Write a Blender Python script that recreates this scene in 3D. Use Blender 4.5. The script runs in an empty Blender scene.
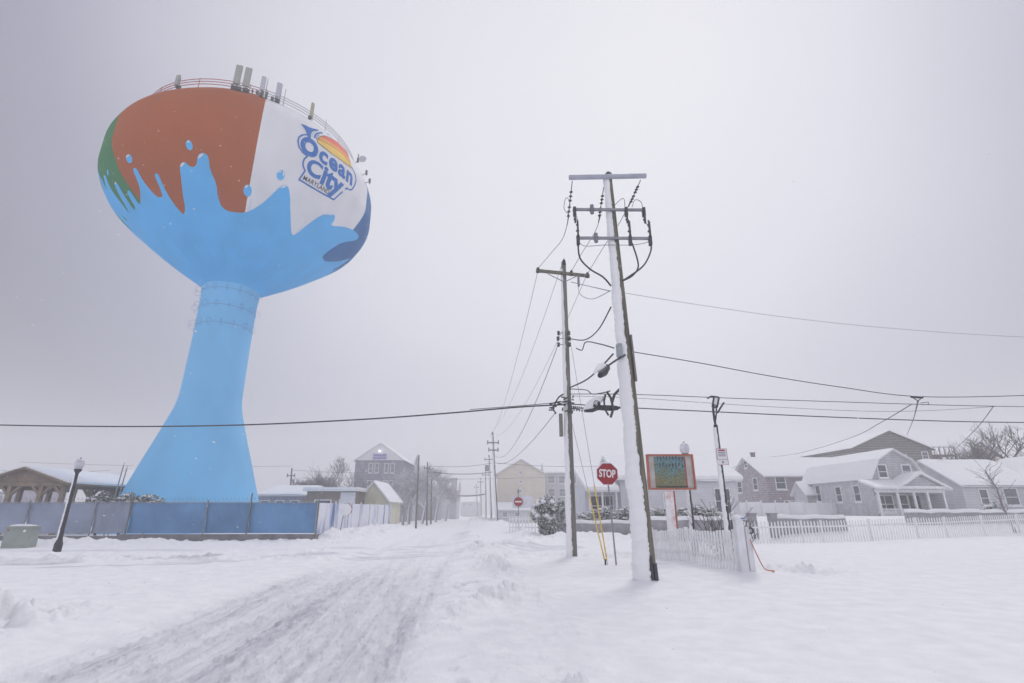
import bpy, bmesh, math, random
import numpy as np
from mathutils import Vector, Matrix, geometry
SC = bpy.context.scene
COL = SC.collection
rnd = random.Random(7)
# ------------------------------------------------------------------ camera
TILT = math.atan(0.334)
CH = 1.65
cam = bpy.data.cameras.new('camera'); cam.lens = 18; cam.sensor_width = 36; cam.clip_end = 5000; cam.clip_start = 0.05
co = bpy.data.objects.new('camera', cam); COL.objects.link(co)
co.location = (0, 0, CH); co.rotation_euler = (math.pi/2+TILT, 0, 0); SC.camera = co
# ------------------------------------------------------------------ world
W = bpy.data.worlds.new('World'); SC.world = W; W.use_nodes = True
nt = W.node_tree; nt.nodes.clear()
def N(t, typ, **k):
    n = t.nodes.new(typ)
    for a, b in k.items(): setattr(n, a, b)
    return n
SUN_EL, SUN_AZ = math.radians(48), math.radians(25)
out = N(nt, 'ShaderNodeOutputWorld')
sky = N(nt, 'ShaderNodeTexSky', sky_type='NISHITA'); sky.sun_disc = False; sky.sun_elevation = SUN_EL; sky.sun_rotation = SUN_AZ
b1 = N(nt, 'ShaderNodeBackground'); b1.inputs[1].default_value = 0.08
nt.links.new(sky.outputs[0], b1.inputs[0])
tc = N(nt, 'ShaderNodeTexCoord')
# overcast layer: brightest high and right of ahead, lens vignette darkening put into the sides
dirn = N(nt, 'ShaderNodeVectorMath', operation='DOT_PRODUCT')
bd = Vector((0.08, 0.74, 0.67)).normalized(); dirn.inputs[1].default_value = bd
nt.links.new(tc.outputs['Generated'], dirn.inputs[0])
mr = N(nt, 'ShaderNodeMapRange'); mr.inputs[1].default_value = -1.0; mr.inputs[2].default_value = 1.0
nt.links.new(dirn.outputs['Value'], mr.inputs[0])
no = N(nt, 'ShaderNodeTexNoise'); no.inputs['Scale'].default_value = 1.6; no.inputs['Detail'].default_value = 3
nt.links.new(tc.outputs['Generated'], no.inputs['Vector'])
ma = N(nt, 'ShaderNodeMath', operation='MULTIPLY_ADD'); ma.inputs[1].default_value = 0.05; ma.inputs[2].default_value = -0.025
nt.links.new(no.outputs[0], ma.inputs[0])
ad = N(nt, 'ShaderNodeMath', operation='ADD'); nt.links.new(mr.outputs[0], ad.inputs[0]); nt.links.new(ma.outputs[0], ad.inputs[1])
cr = N(nt, 'ShaderNodeValToRGB')
# brightness by angle from bright patch ahead; added light behind camera brightens the scene
SKYR = ((-1.0, .95), (-.2, .95), (.15, .80), (.38, .34), (.50, .20), (.62, .235), (.72, .35), (.80, .50), (.90, .68), (1.0, .75))
for k, (d_, v_) in enumerate(SKYR):
    e_ = cr.color_ramp.elements[0] if k == 0 else (cr.color_ramp.elements[-1] if k == len(SKYR)-1 else cr.color_ramp.elements.new((d_+1)/2))
    e_.position = (d_+1)/2; b_ = 1.07+.18*max(0, min(1, (.75-v_)/.4)); e_.color = (v_, v_, v_*b_, 1)
nt.links.new(ad.outputs[0], cr.inputs[0])
b2 = N(nt, 'ShaderNodeBackground'); b2.inputs[1].default_value = 1.0
nt.links.new(cr.outputs[0], b2.inputs[0])
sz = N(nt, 'ShaderNodeSeparateXYZ'); nt.links.new(tc.outputs['Generated'], sz.inputs[0])
mz = N(nt, 'ShaderNodeMapRange', interpolation_type='SMOOTHSTEP'); mz.inputs[1].default_value = .80; mz.inputs[2].default_value = 1.0; mz.inputs[3].default_value = 1.0; mz.inputs[4].default_value = 1.8  # overhead sky brightened out of view to light the snow
nt.links.new(sz.outputs[2], mz.inputs[0]); nt.links.new(mz.outputs[0], b2.inputs[1])
mx = N(nt, 'ShaderNodeMixShader'); mx.inputs[0].default_value = 0.95
nt.links.new(b1.outputs[0], mx.inputs[1]); nt.links.new(b2.outputs[0], mx.inputs[2]); nt.links.new(mx.outputs[0], out.inputs[0])
# sun through thick cloud
sl = bpy.data.lights.new('sun', 'SUN'); sl.energy = 1.1; sl.angle = math.radians(18); sl.color = (1, 0.97, 0.94)
so = bpy.data.objects.new('sun', sl); COL.objects.link(so)
sd = Vector((math.sin(SUN_AZ)*math.cos(SUN_EL), math.cos(SUN_AZ)*math.cos(SUN_EL), math.sin(SUN_EL)))
so.rotation_euler = sd.to_track_quat('Z', 'Y').to_euler()
SC.view_settings.view_transform = 'Standard'; SC.view_settings.look = 'None'; SC.view_settings.gamma = 1
SC.view_settings.exposure = 0.08
SC.render.engine = 'CYCLES'
SC.cycles.use_denoising = True
SC.cycles.volume_bounces = 2; SC.cycles.max_bounces = 7; SC.cycles.diffuse_bounces = 3
SC.cycles.transparent_max_bounces = 8
HAZE_DENSITY = 0.0031

# ------------------------------------------------------------------ helpers
def tag(o, label=None, cat=None, group=None, kind=None):
    if label: o['label'] = label
    if cat: o['category'] = cat
    if group: o['group'] = group
    if kind: o['kind'] = kind
    return o
def thing(name, label, cat, loc=(0, 0, 0), rz=0, group=None):
    o = bpy.data.objects.new(name, None); COL.objects.link(o); o.empty_display_size = 0.2
    o.location = loc; o.rotation_euler = (0, 0, rz)
    return tag(o, label, cat, group)
def at(px, py, Y):            # the point that stands Y metres ahead
    dx = (px-512)/512; dy = (341.5-py)/512
    f = math.cos(TILT)-dy*math.sin(TILT); t = Y/f
    return Vector((dx*t, Y, CH+t*(math.sin(TILT)+dy*math.cos(TILT))))
def ground(px, py, z=0.0):
    dx = (px-512)/512; dy = (341.5-py)/512
    t = (z-CH)/(math.sin(TILT)+dy*math.cos(TILT))
    return Vector((dx*t, t*(math.cos(TILT)-dy*math.sin(TILT)), z))
class MB:
    def __init__(s): s.v = []; s.f = []; s.m = []; s.sm = []
    def add(s, vs, fs, mi=0, smooth=False):
        n = len(s.v); s.v += [tuple(v) for v in vs]
        for f in fs: s.f.append([i+n for i in f]); s.m.append(mi); s.sm.append(smooth)
    def box(s, c, d, mi=0, rz=0, M=None):
        hx, hy, hz = d[0]/2, d[1]/2, d[2]/2
        vs = [Vector((x, y, z)) for z in (-hz, hz) for y in (-hy, hy) for x in (-hx, hx)]
        R = M or Matrix.Rotation(rz, 3, 'Z')
        vs = [R @ v + Vector(c) for v in vs]
        s.add(vs, [(0, 2, 3, 1), (4, 5, 7, 6), (0, 1, 5, 4), (2, 6, 7, 3), (0, 4, 6, 2), (1, 3, 7, 5)], mi)
    def bar(s, p0, p1, w, h, mi=0):      # box from p0 to p1
        p0, p1 = Vector(p0), Vector(p1); d = p1-p0; L = d.length
        if L < 1e-6: return
        x = d/L; up = Vector((0, 0, 1)) if abs(x.z) < .95 else Vector((0, 1, 0))
        y = up.cross(x).normalized(); z = x.cross(y)
        M = Matrix((x, y, z)).transposed()
        s.box((p0+p1)/2, (L, w, h), mi, M=M)
    def tube(s, pts, r, n=8, mi=0, cap=True, rr=None):
        pts = [Vector(p) for p in pts]; k = len(pts)
        ref = Vector((0.13, 0.37, 0.92)).normalized(); vs = []
        pa = None
        for i, p in enumerate(pts):
            d = (pts[min(i+1, k-1)]-pts[max(i-1, 0)])
            d = d.normalized() if d.length > 1e-9 else Vector((0, 0, 1))
            if pa is None:
                a = d.cross(ref)
                if a.length < .1: a = d.cross(Vector((1, 0, 0)))
            else: a = pa - d*pa.dot(d)
            a.normalize(); pa = a; b = d.cross(a)
            q = rr[i] if rr else r
            for j in range(n):
                t = 2*math.pi*j/n; vs.append(p+a*(q*math.cos(t))+b*(q*math.sin(t)))
        fs = [(i*n+j, i*n+(j+1) % n, (i+1)*n+(j+1) % n, (i+1)*n+j) for i in range(k-1) for j in range(n)]
        s.add(vs, fs, mi, True)
        if cap: s.add(vs[:n], [tuple(range(n))[::-1]], mi); s.add(vs[-n:], [tuple(range(n))], mi)
    def cyl(s, p0, p1, r0, r1=None, n=12, mi=0): s.tube([p0, p1], r0, n, mi, True, [r0, r0 if r1 is None else r1])
    def lathe(s, c, prof, n=24, mi=0, smooth=True):
        c = Vector(c); vs = []
        for (r, z) in prof:
            for j in range(n):
                t = 2*math.pi*j/n; vs.append(c+Vector((r*math.cos(t), r*math.sin(t), z)))
        k = len(prof)
        s.add(vs, [(i*n+j, i*n+(j+1) % n, (i+1)*n+(j+1) % n, (i+1)*n+j) for i in range(k-1) for j in range(n)], mi, smooth)
    def prism(s, poly, axis, a0, a1, mi=0):   # poly in (h,z); axis 'x' or 'y' is the extrusion
        n = len(poly)
        def P(h, z, a): return Vector((a, h, z)) if axis == 'x' else Vector((h, a, z))
        vs = [P(h, z, a0) for h, z in poly]+[P(h, z, a1) for h, z in poly]
        fs = [tuple(range(n))[::-1], tuple(range(n, 2*n))]+[(i, (i+1) % n, n+(i+1) % n, n+i) for i in range(n)]
        s.add(vs, fs, mi)
    def ball(s, c, r, mi=0, n=12, m=8, sc=(1, 1, 1)):
        c = Vector(c); vs = []
        for i in range(m+1):
            a = math.pi*i/m
            for j in range(n):
                t = 2*math.pi*j/n
                vs.append(c+Vector((r*sc[0]*math.sin(a)*math.cos(t), r*sc[1]*math.sin(a)*math.sin(t), r*sc[2]*math.cos(a))))
        s.add(vs, [(i*n+j, (i+1)*n+j, (i+1)*n+(j+1) % n, i*n+(j+1) % n) for i in range(m) for j in range(n)], mi, True)
    def build(s, name, mats, parent=None, fix=True):
        me = bpy.data.meshes.new(name); me.from_pydata(s.v, [], s.f)
        if not isinstance(mats, (list, tuple)): mats = [mats]
        for m in mats: me.materials.append(m)
        me.polygons.foreach_set('material_index', s.m); me.polygons.foreach_set('use_smooth', s.sm)
        if fix:
            b = bmesh.new(); b.from_mesh(me); bmesh.ops.recalc_face_normals(b, faces=b.faces); b.to_mesh(me); b.free()
        me.update()
        o = bpy.data.objects.new(name, me); COL.objects.link(o)
        if parent: o.parent = parent
        return o
def s2l(r, g, b): return tuple(((c/255+.055)/1.055)**2.4 if c > 10 else c/3294 for c in (r, g, b))
SNOWC = (0.81, 0.81, 0.835)
WIND = Vector((-0.80, -0.55, 0.10)).normalized()
MATS = {}
def mat(name, col, rough=0.8, var=0.12, scale=3.0, snow_up=0.0, snow_wind=0.0, bump=0.0, bscale=20, siding=0.0, streak=False, metal=0.0, sat2=None, stretch=(1, 1, 1), snow_scale=6.0, soft=0.0):
    """procedural paint/wood/metal; snow_up, snow_wind = how much wet snow clings to faces turned up / into the wind"""
    if name in MATS: return MATS[name]
    m = bpy.data.materials.new(name); m.use_nodes = True; t = m.node_tree; p = t.nodes['Principled BSDF']
    L = t.links.new
    tc = N(t, 'ShaderNodeTexCoord'); mp = N(t, 'ShaderNodeMapping'); mp.inputs['Scale'].default_value = stretch
    L(tc.outputs['Object'], mp.inputs[0])
    n1 = N(t, 'ShaderNodeTexNoise'); n1.inputs['Scale'].default_value = scale; n1.inputs['Detail'].default_value = 6; L(mp.outputs[0], n1.inputs['Vector'])
    r = N(t, 'ShaderNodeValToRGB')
    c2 = sat2 or tuple(max(0, c*(1-2.2*var)) for c in col); c1 = tuple(min(1, c*(1+var)) for c in col)
    r.color_ramp.elements[0].color = (*c2, 1); r.color_ramp.elements[0].position = .28
    r.color_ramp.elements[1].color = (*c1, 1); r.color_ramp.elements[1].position = .68
    L(n1.outputs[0], r.inputs[0]); colout = r.outputs[0]
    p.inputs['Roughness'].default_value = rough; p.inputs['Metallic'].default_value = metal
    bumpout = None
    if siding > 0:
        sx = N(t, 'ShaderNodeSeparateXYZ'); L(tc.outputs['Object'], sx.inputs[0])
        a = N(t, 'ShaderNodeMath', operation='MULTIPLY'); a.inputs[1].default_value = 1/siding; L(sx.outputs[2], a.inputs[0])
        fr = N(t, 'ShaderNodeMath', operation='FRACT'); L(a.outputs[0], fr.inputs[0])
        bp = N(t, 'ShaderNodeBump'); bp.inputs['Strength'].default_value = .9; bp.inputs['Distance'].default_value = .03; L(fr.outputs[0], bp.inputs['Height'])
        L(bp.outputs[0], p.inputs['Normal'])
        # snow lodged on the lap of each board
        gt = N(t, 'ShaderNodeMath', operation='LESS_THAN'); gt.inputs[1].default_value = .22; L(fr.outputs[0], gt.inputs[0])
        n3 = N(t, 'ShaderNodeTexNoise'); n3.inputs['Scale'].default_value = 1.3; n3.inputs['Detail'].default_value = 5; L(tc.outputs['Object'], n3.inputs['Vector'])
        n3m = N(t, 'ShaderNodeMath', operation='MULTIPLY'); n3m.inputs[1].default_value = .55; L(n3.outputs[0], n3m.inputs[0]); mm = N(t, 'ShaderNodeMath', operation='MULTIPLY'); L(gt.outputs[0], mm.inputs[0]); L(n3m.outputs[0], mm.inputs[1])
        mc = N(t, 'ShaderNodeMix', data_type='RGBA'); L(mm.outputs[0], mc.inputs[0]); L(colout, mc.inputs[6]); mc.inputs[7].default_value = (*SNOWC, 1); colout = mc.outputs[2]
    if bump > 0:
        n2 = N(t, 'ShaderNodeTexNoise'); n2.inputs['Scale'].default_value = bscale; n2.inputs['Detail'].default_value = 6; L(mp.outputs[0], n2.inputs['Vector'])
        bp = N(t, 'ShaderNodeBump'); bp.inputs['Strength'].default_value = bump; bp.inputs['Distance'].default_value = .05; L(n2.outputs[0], bp.inputs['Height']); L(bp.outputs[0], p.inputs['Normal'])
    if snow_up > 0 or snow_wind > 0:
        g = N(t, 'ShaderNodeNewGeometry')
        d1 = N(t, 'ShaderNodeVectorMath', operation='DOT_PRODUCT'); d1.inputs[1].default_value = (0, 0, 1); L(g.outputs['Normal'], d1.inputs[0])
        d2 = N(t, 'ShaderNodeVectorMath', operation='DOT_PRODUCT'); d2.inputs[1].default_value = WIND; L(g.outputs['Normal'], d2.inputs[0])
        a1 = N(t, 'ShaderNodeMath', operation='MULTIPLY'); a1.inputs[1].default_value = snow_up; L(d1.outputs['Value'], a1.inputs[0])
        a2 = N(t, 'ShaderNodeMath', operation='MULTIPLY'); a2.inputs[1].default_value = snow_wind; L(d2.outputs['Value'], a2.inputs[0])
        mxx = N(t, 'ShaderNodeMath', operation='MAXIMUM'); L(a1.outputs[0], mxx.inputs[0]); L(a2.outputs[0], mxx.inputs[1])
        n4 = N(t, 'ShaderNodeTexNoise'); n4.inputs['Scale'].default_value = snow_scale; n4.inputs['Detail'].default_value = 7; n4.inputs['Roughness'].default_value = .65; L(tc.outputs['Object'], n4.inputs['Vector'])
        a3 = N(t, 'ShaderNodeMath', operation='ADD'); L(mxx.outputs[0], a3.inputs[0]); L(n4.outputs[0], a3.inputs[1])
        soft = .35 if siding > 0 else soft
        mr = N(t, 'ShaderNodeMapRange'); mr.inputs[1].default_value = .92-soft*.5; mr.inputs[2].default_value = 1.25+soft; L(a3.outputs[0], mr.inputs[0])
        mc = N(t, 'ShaderNodeMix', data_type='RGBA'); L(mr.outputs[0], mc.inputs[0]); L(colout, mc.inputs[6]); mc.inputs[7].default_value = (*SNOWC, 1); colout = mc.outputs[2]
    L(colout, p.inputs['Base Color'])
    MATS[name] = m; return m
def snow_mat(name='snow_cover', scale=3.0, b=.35, dist=.12):
    if name in MATS: return MATS[name]
    m = bpy.data.materials.new(name); m.use_nodes = True; t = m.node_tree; p = t.nodes['Principled BSDF']; L = t.links.new
    tc = N(t, 'ShaderNodeTexCoord')
    n1 = N(t, 'ShaderNodeTexNoise'); n1.inputs['Scale'].default_value = scale; n1.inputs['Detail'].default_value = 8; L(tc.outputs['Object'], n1.inputs['Vector'])
    bp = N(t, 'ShaderNodeBump'); bp.inputs['Strength'].default_value = b; bp.inputs['Distance'].default_value = dist; L(n1.outputs[0], bp.inputs['Height']); L(bp.outputs[0], p.inputs['Normal'])
    r = N(t, 'ShaderNodeValToRGB'); r.color_ramp.elements[0].color = (.76, .76, .79, 1); r.color_ramp.elements[1].color = (.87, .87, .89, 1)
    L(n1.outputs[0], r.inputs[0]); L(r.outputs[0], p.inputs['Base Color']); p.inputs['Roughness'].default_value = .9
    MATS[name] = m; return m
SNOW = snow_mat()
M = {
 'wood': mat('weathered_pole_wood', s2l(122, 118, 104), .9, .25, 2.0, snow_up=.5, snow_wind=.25, bump=.6, bscale=30, stretch=(6, 6, .35)),
 'greywood': mat('grey_pole_wood', s2l(124, 121, 116), .9, .2, 2.0, snow_up=.6, snow_wind=.35, bump=.5, bscale=30, stretch=(6, 6, .4)),
 'cable': mat('black_cable', s2l(62, 60, 68), .6, .2, 5, snow_up=.45, snow_scale=9),
 'wire': mat('thin_wire', s2l(98, 97, 106), .6, .15, 5, snow_up=.2),
 'steel': mat('galvanised_steel', s2l(140, 142, 150), .45, .12, 8, snow_up=.7, metal=.4),
 'darksteel': mat('dark_hardware', s2l(60, 60, 68), .5, .25, 8, snow_up=.55, snow_wind=.25, snow_scale=12),
 'insul': mat('grey_porcelain', s2l(120, 120, 130), .35, .15, 8, snow_up=.7),
 'blackpole': mat('black_painted_metal', s2l(48, 48, 58), .5, .2, 8, snow_up=.5, snow_wind=.12, snow_scale=25),
 'white': mat('white_paint', (.72, .72, .76), .7, .05, 3, snow_up=.4, snow_wind=.4),
 'whitepick': mat('white_fence_paint', (.80, .80, .82), .7, .04, 3, snow_up=.6, snow_wind=.5),
 'trim': mat('white_trim', (.74, .74, .77), .7, .05, 3),
 'glass': mat('window_glass', s2l(88, 92, 104), .15, .25, 1.5),
 'glassd': mat('dark_window_glass', s2l(62, 66, 78), .15, .3, 1.5),
 'concrete': mat('concrete', s2l(128, 126, 130), .9, .14, 2, snow_up=.8, snow_wind=.30, snow_scale=2.5, bump=.3),
 'retain': mat('retaining_wall_grey', s2l(152, 150, 156), .9, .14, 2, snow_up=.8, snow_wind=.5, bump=.3),
 'screen': mat('blue_windscreen', s2l(100, 142, 186), .8, .13, .45, snow_wind=.30, snow_scale=.9, bump=.4, bscale=6),
 'screeng': mat('grey_blue_windscreen', s2l(144, 154, 176), .8, .10, .6, snow_wind=.40, snow_scale=1.2, bump=.4, bscale=6),
 'greenbox': mat('cabinet_green', s2l(148, 157, 152), .6, .08, 2, snow_up=.9, snow_wind=.3),
 'red': mat('sign_red', s2l(150, 16, 36), .45, .06, 2, snow_wind=.22, snow_scale=7),
 'signwhite': mat('sign_white', (.75, .75, .78), .5, .03, 2),
 'rope': mat('rope_orange', s2l(190, 118, 88), .8, .15, 20),
 'yellow': mat('yellow_plastic', s2l(222, 190, 84), .5, .12, 5, snow_wind=.25),
 'orange': mat('orange_paint', s2l(178, 96, 72), .6, .12, 5, snow_wind=.30, snow_scale=8),
 'post_snow': mat('snowed_orange_post', s2l(205, 88, 52), .6, .12, 5, snow_wind=1.3, snow_scale=3),
}
ST = math.radians(4.0)                 # the street grid is turned four degrees
U = Vector((math.cos(ST), math.sin(ST), 0)); V = Vector((-math.sin(ST), math.cos(ST), 0))

# ------------------------------------------------------------------ noise
def vnoise(x, y, seed=0):
    xi = np.floor(x).astype(np.int64); yi = np.floor(y).astype(np.int64); xf = x-xi; yf = y-yi
    def h(a, b):
        n = (a*374761393+b*668265263+seed*974711) & 0x7fffffff
        n = ((n ^ (n >> 13))*1274126177) & 0x7fffffff
        return ((n ^ (n >> 16)) & 0xffff)/65535.0
    u = xf*xf*(3-2*xf); v = yf*yf*(3-2*yf)
    return (h(xi, yi)*(1-u)+h(xi+1, yi)*u)*(1-v)+(h(xi, yi+1)*(1-u)+h(xi+1, yi+1)*u)*v
def fbm(x, y, o=4, seed=0, g=.5):
    s = 0; a = 1; t = 0
    for i in range(o):
        s = s+a*vnoise(x*2**i+17.3*i, y*2**i-9.1*i, seed+i); t += a; a *= g
    return s/t
def sst(x, a, b):
    t = np.clip((x-a)/(b-a), 0, 1); return t*t*(3-2*t)
def bell(x, c, w): return np.exp(-((x-c)/w)**2)
def polydist(x, y, pts):
    d = np.full(x.shape, 1e9)
    for (x0, y0), (x1, y1) in zip(pts[:-1], pts[1:]):
        dx, dy = x1-x0, y1-y0; t = np.clip(((x-x0)*dx+(y-y0)*dy)/(dx*dx+dy*dy), 0, 1)
        d = np.minimum(d, np.hypot(x-x0-t*dx, y-y0-t*dy))
    return d
TRK1 = [(-34, 17.4), (-17.2, 18.4), (-11.8, 19.9), (-7.5, 22.9), (-3.6, 25.8), (2, 28)]
TRK2 = [(-34, 25.5), (-14, 26.4), (-6, 28.5), (-3, 33), (-4.5, 50)]
def height(x, y):
    """snow surface height and how bare (icy) it is"""
    s = x+.07*y; q = y-.07*x
    front = 1-sst(y, 55, 90)
    road = sst(s, -5.7, -4.6)*(1-sst(s, -1.1, -.3))
    z = -.10*road
    z = z+.05*(fbm(x*.25, y*.25, 3, 3)-.5)*2
    calm = 1-.65*sst(x, 1.5, 4)
    z = z+calm*.022*(fbm(x*1.1, y*.7, 4, 21)-.5)*2+calm*.012*(fbm(x*2.2-.8*y, y*7, 3, 23)-.5)*(1-sst(y, 12, 24))
    # cross street
    cross = sst(q, 20, 22.5)*(1-sst(q, 29, 31))*(1-sst(x, 1, 5))
    z = z-.06*cross
    # windrow of ploughed lumps at the right edge of the street
    lum = bell(s, .55+.5*(fbm(y*.3, y*0, 2, 5)-.5), .85)*sst(y, 2, 4)*(1-sst(y, 23, 28))
    lump = np.clip(fbm(x*1.9, y*1.5, 4, 11)-.40, 0, 1)
    rid = 1-np.abs(2*fbm(x*3.2, y*2.4, 3, 14)-1)
    chk = np.clip(fbm(x*5.2, y*4.6, 4, 17, .6)-.44, 0, 1)
    patchy = .25+1.1*sst(fbm(x*.7+3, y*.45, 2, 19), .38, .62)
    z = z+lum*patchy*(.03+.42*lump+.42*chk+.07*rid*np.clip(fbm(x*1.1, y*.8, 2, 15)-.35, 0, 1)*2)
    lum2 = bell(s, -6.3, .6)*(1-sst(y, 16, 20))
    z = z+lum2*.10*fbm(x*1.2, y*.8, 4, 12)
    # banks at the corners of the crossing
    bk = np.clip(1-polydist(x, y, [(-40, 21.5), (-15, 22.3), (-8.5, 24.8)])/.9, 0, 1)
    bk2 = np.clip(1-polydist(x, y, [(-36, 29.6), (-12, 30.3), (-9.5, 33), (-11, 58)])/1.2, 0, 1)
    bk3 = np.clip(1-polydist(x, y, [(-1.2, 24), (.3, 30), (3.5, 35.5), (9, 36.6), (14, 34)])/1.5, 0, 1)
    bk4 = np.clip(1-polydist(x, y, [(1.6, 37), (-1, 60), (-3, 110)])/1.3, 0, 1)
    bk5 = np.clip(1-polydist(x, y, [(-10.5, 33), (-13, 75)])/1.6, 0, 1); bk6 = np.clip(1-polydist(x, y, [(-11.2, 33.5), (-13.2, 60)])/1.3, 0, 1)
    n1 = fbm(x*.9, y*.9, 4, 7); n1 = n1+.9*np.clip(fbm(x*2.8, y*2.4, 4, 8, .6)-.46, 0, 1)
    rub = bell(q, 21.3, 1.0)+bell(q, 31.6, 1.0)*.8; rub = rub*(1-sst(x, 4, 9))*(1-.8*road)
    z = z+rub*(.55*np.clip(fbm(x*2.1, y*1.9, 4, 9, .6)-.42, 0, 1)+.05)
    z = z+bk*(.10+.30*np.clip(n1-.35, 0, 1))+bk2*(1-.75*bell(x, -14, 4)*bell(y, 30, 2))*(.08+.35*np.clip(n1-.3, 0, 1))+bk3*(.18+.55*np.clip(n1-.3, 0, 1))+bk4*.5*n1+bk5*.35*n1+bk6*(.30+.3*n1)
    z = z+bell(x, -5.2, 2.5)*bell(y, 92, 10)*.9*n1*1.6+bell(s, 2.0, 2.0)*bell(y, 62, 12)*.7
    # lots beyond the fences lie a little higher
    z = z+.55*sst(x, 11, 20)*sst(y-.18*x, 27.5, 32)+.30*sst(x, 8, 34)*(1-sst(y, 60, 80))*sst(y, 14, 30)
    z = z+.5*sst(x, 8, 14)*sst(y, 36, 44)
    # drifts at posts
    for (cx, cy, r, h) in ((3.45, 14.3, .9, .12), (2.2, 20.2, .8, .1), (6.3, 15.2, 1.3, .16), (-20.2, 24.5, .8, .06), (6.0, 18, 1.5, .14)):
        z = z+h*np.exp(-((x-cx)**2+(y-cy)**2)/r**2)
    # dug up lumps beside the gate post and at the left edge
    lp = np.clip(fbm(x*4, y*4, 3, 31)-.42, 0, 1)
    z = z+np.exp(-((x-8.2)/1.2)**2-((y-15.7)/.8)**2)*.75*lp+np.exp(-((x+8.2)/.9)**2-((y-8.7)/1.3)**2)*1.5*lp
    z = z+.22*np.clip(fbm(x*1.6, y*1.6, 3, 33)-.55, 0, 1)*sst(s, -16, -8)*(1-road)*sst(-s, 5.5, 7)*(1-sst(y, 18, 21))*sst(y, 8, 12)
    # ruts and scour
    st = 0
    for c, w in ((-4.55, .30), (-3.25, .42), (-2.55, .25), (-1.75, .28), (-1.05, .16)):
        st = st+bell(s+.25*(fbm(y*.18, y*0+c, 2, 41)-.5), c, w)
    n2 = fbm(s*6.5+.3*y, y*.28, 5, 51, .66); n3 = fbm(x*9+2.0*y, y*2.8, 5, 55, .7)
    bare = road*np.clip(.30+st*.62*sst(n2, .2, .8)+.30*sst(n2, .42, .8), 0, 1)*(.30+.85*n3)*(1-.72*sst(y, 11, 22))*(1-.6*sst(y, 40, 60))
    t1 = polydist(x, y, TRK1); t2 = polydist(x, y, TRK2)
    tb = np.maximum(bell(t1, 0, .35), .8*bell(t1, 1.5, .3)); tb = np.maximum(tb, .6*bell(t2, 0, .9)); tb = np.maximum(tb, .5*bell(t1, .7, 1.0))
    bare = np.maximum(bare, tb*.62*sst(fbm(x*.7, y*1.5, 3, 61), .36, .6))
    z = z-.035*bell(t1, 0, .3)-.02*np.clip(st, 0, 1)*road
    z = z+road*.050*(fbm(s*7, y*2.6, 5, 71, .6)-.5)*(1-sst(y, 20, 40))
    z = z+calm*.020*(fbm(x*4+.5*y, y*5, 4, 73)-.5)*(1-sst(y, 14, 26))*(.2+1.9*sst(fbm(x*.5, y*.5, 2, 74), .4, .7))
    z = z+road*.22*np.clip(fbm(x*8, y*6.5, 4, 77, .6)-.56, 0, 1)*(1-sst(y, 14, 26))
    # old footprints beside the windrow
    fp = np.clip(fbm(x*3.2+5, y*2.0, 2, 81)-.64, 0, 1)*bell(s, -.25, .55)*(1-sst(y, 24, 30))
    z = z-fp*.7
    bare = np.maximum(bare, np.clip(fp*2.2, 0, .5))
    return z, np.clip(bare, 0, 1)
def gz(x, y): return float(height(np.array([x], float), np.array([y], float))[0][0])
def GP(px, py):                          # point on the snow seen at a pixel
    p = ground(px, py)
    for _ in range(4): p = ground(px, py, gz(p.x, p.y))
    return p

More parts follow.
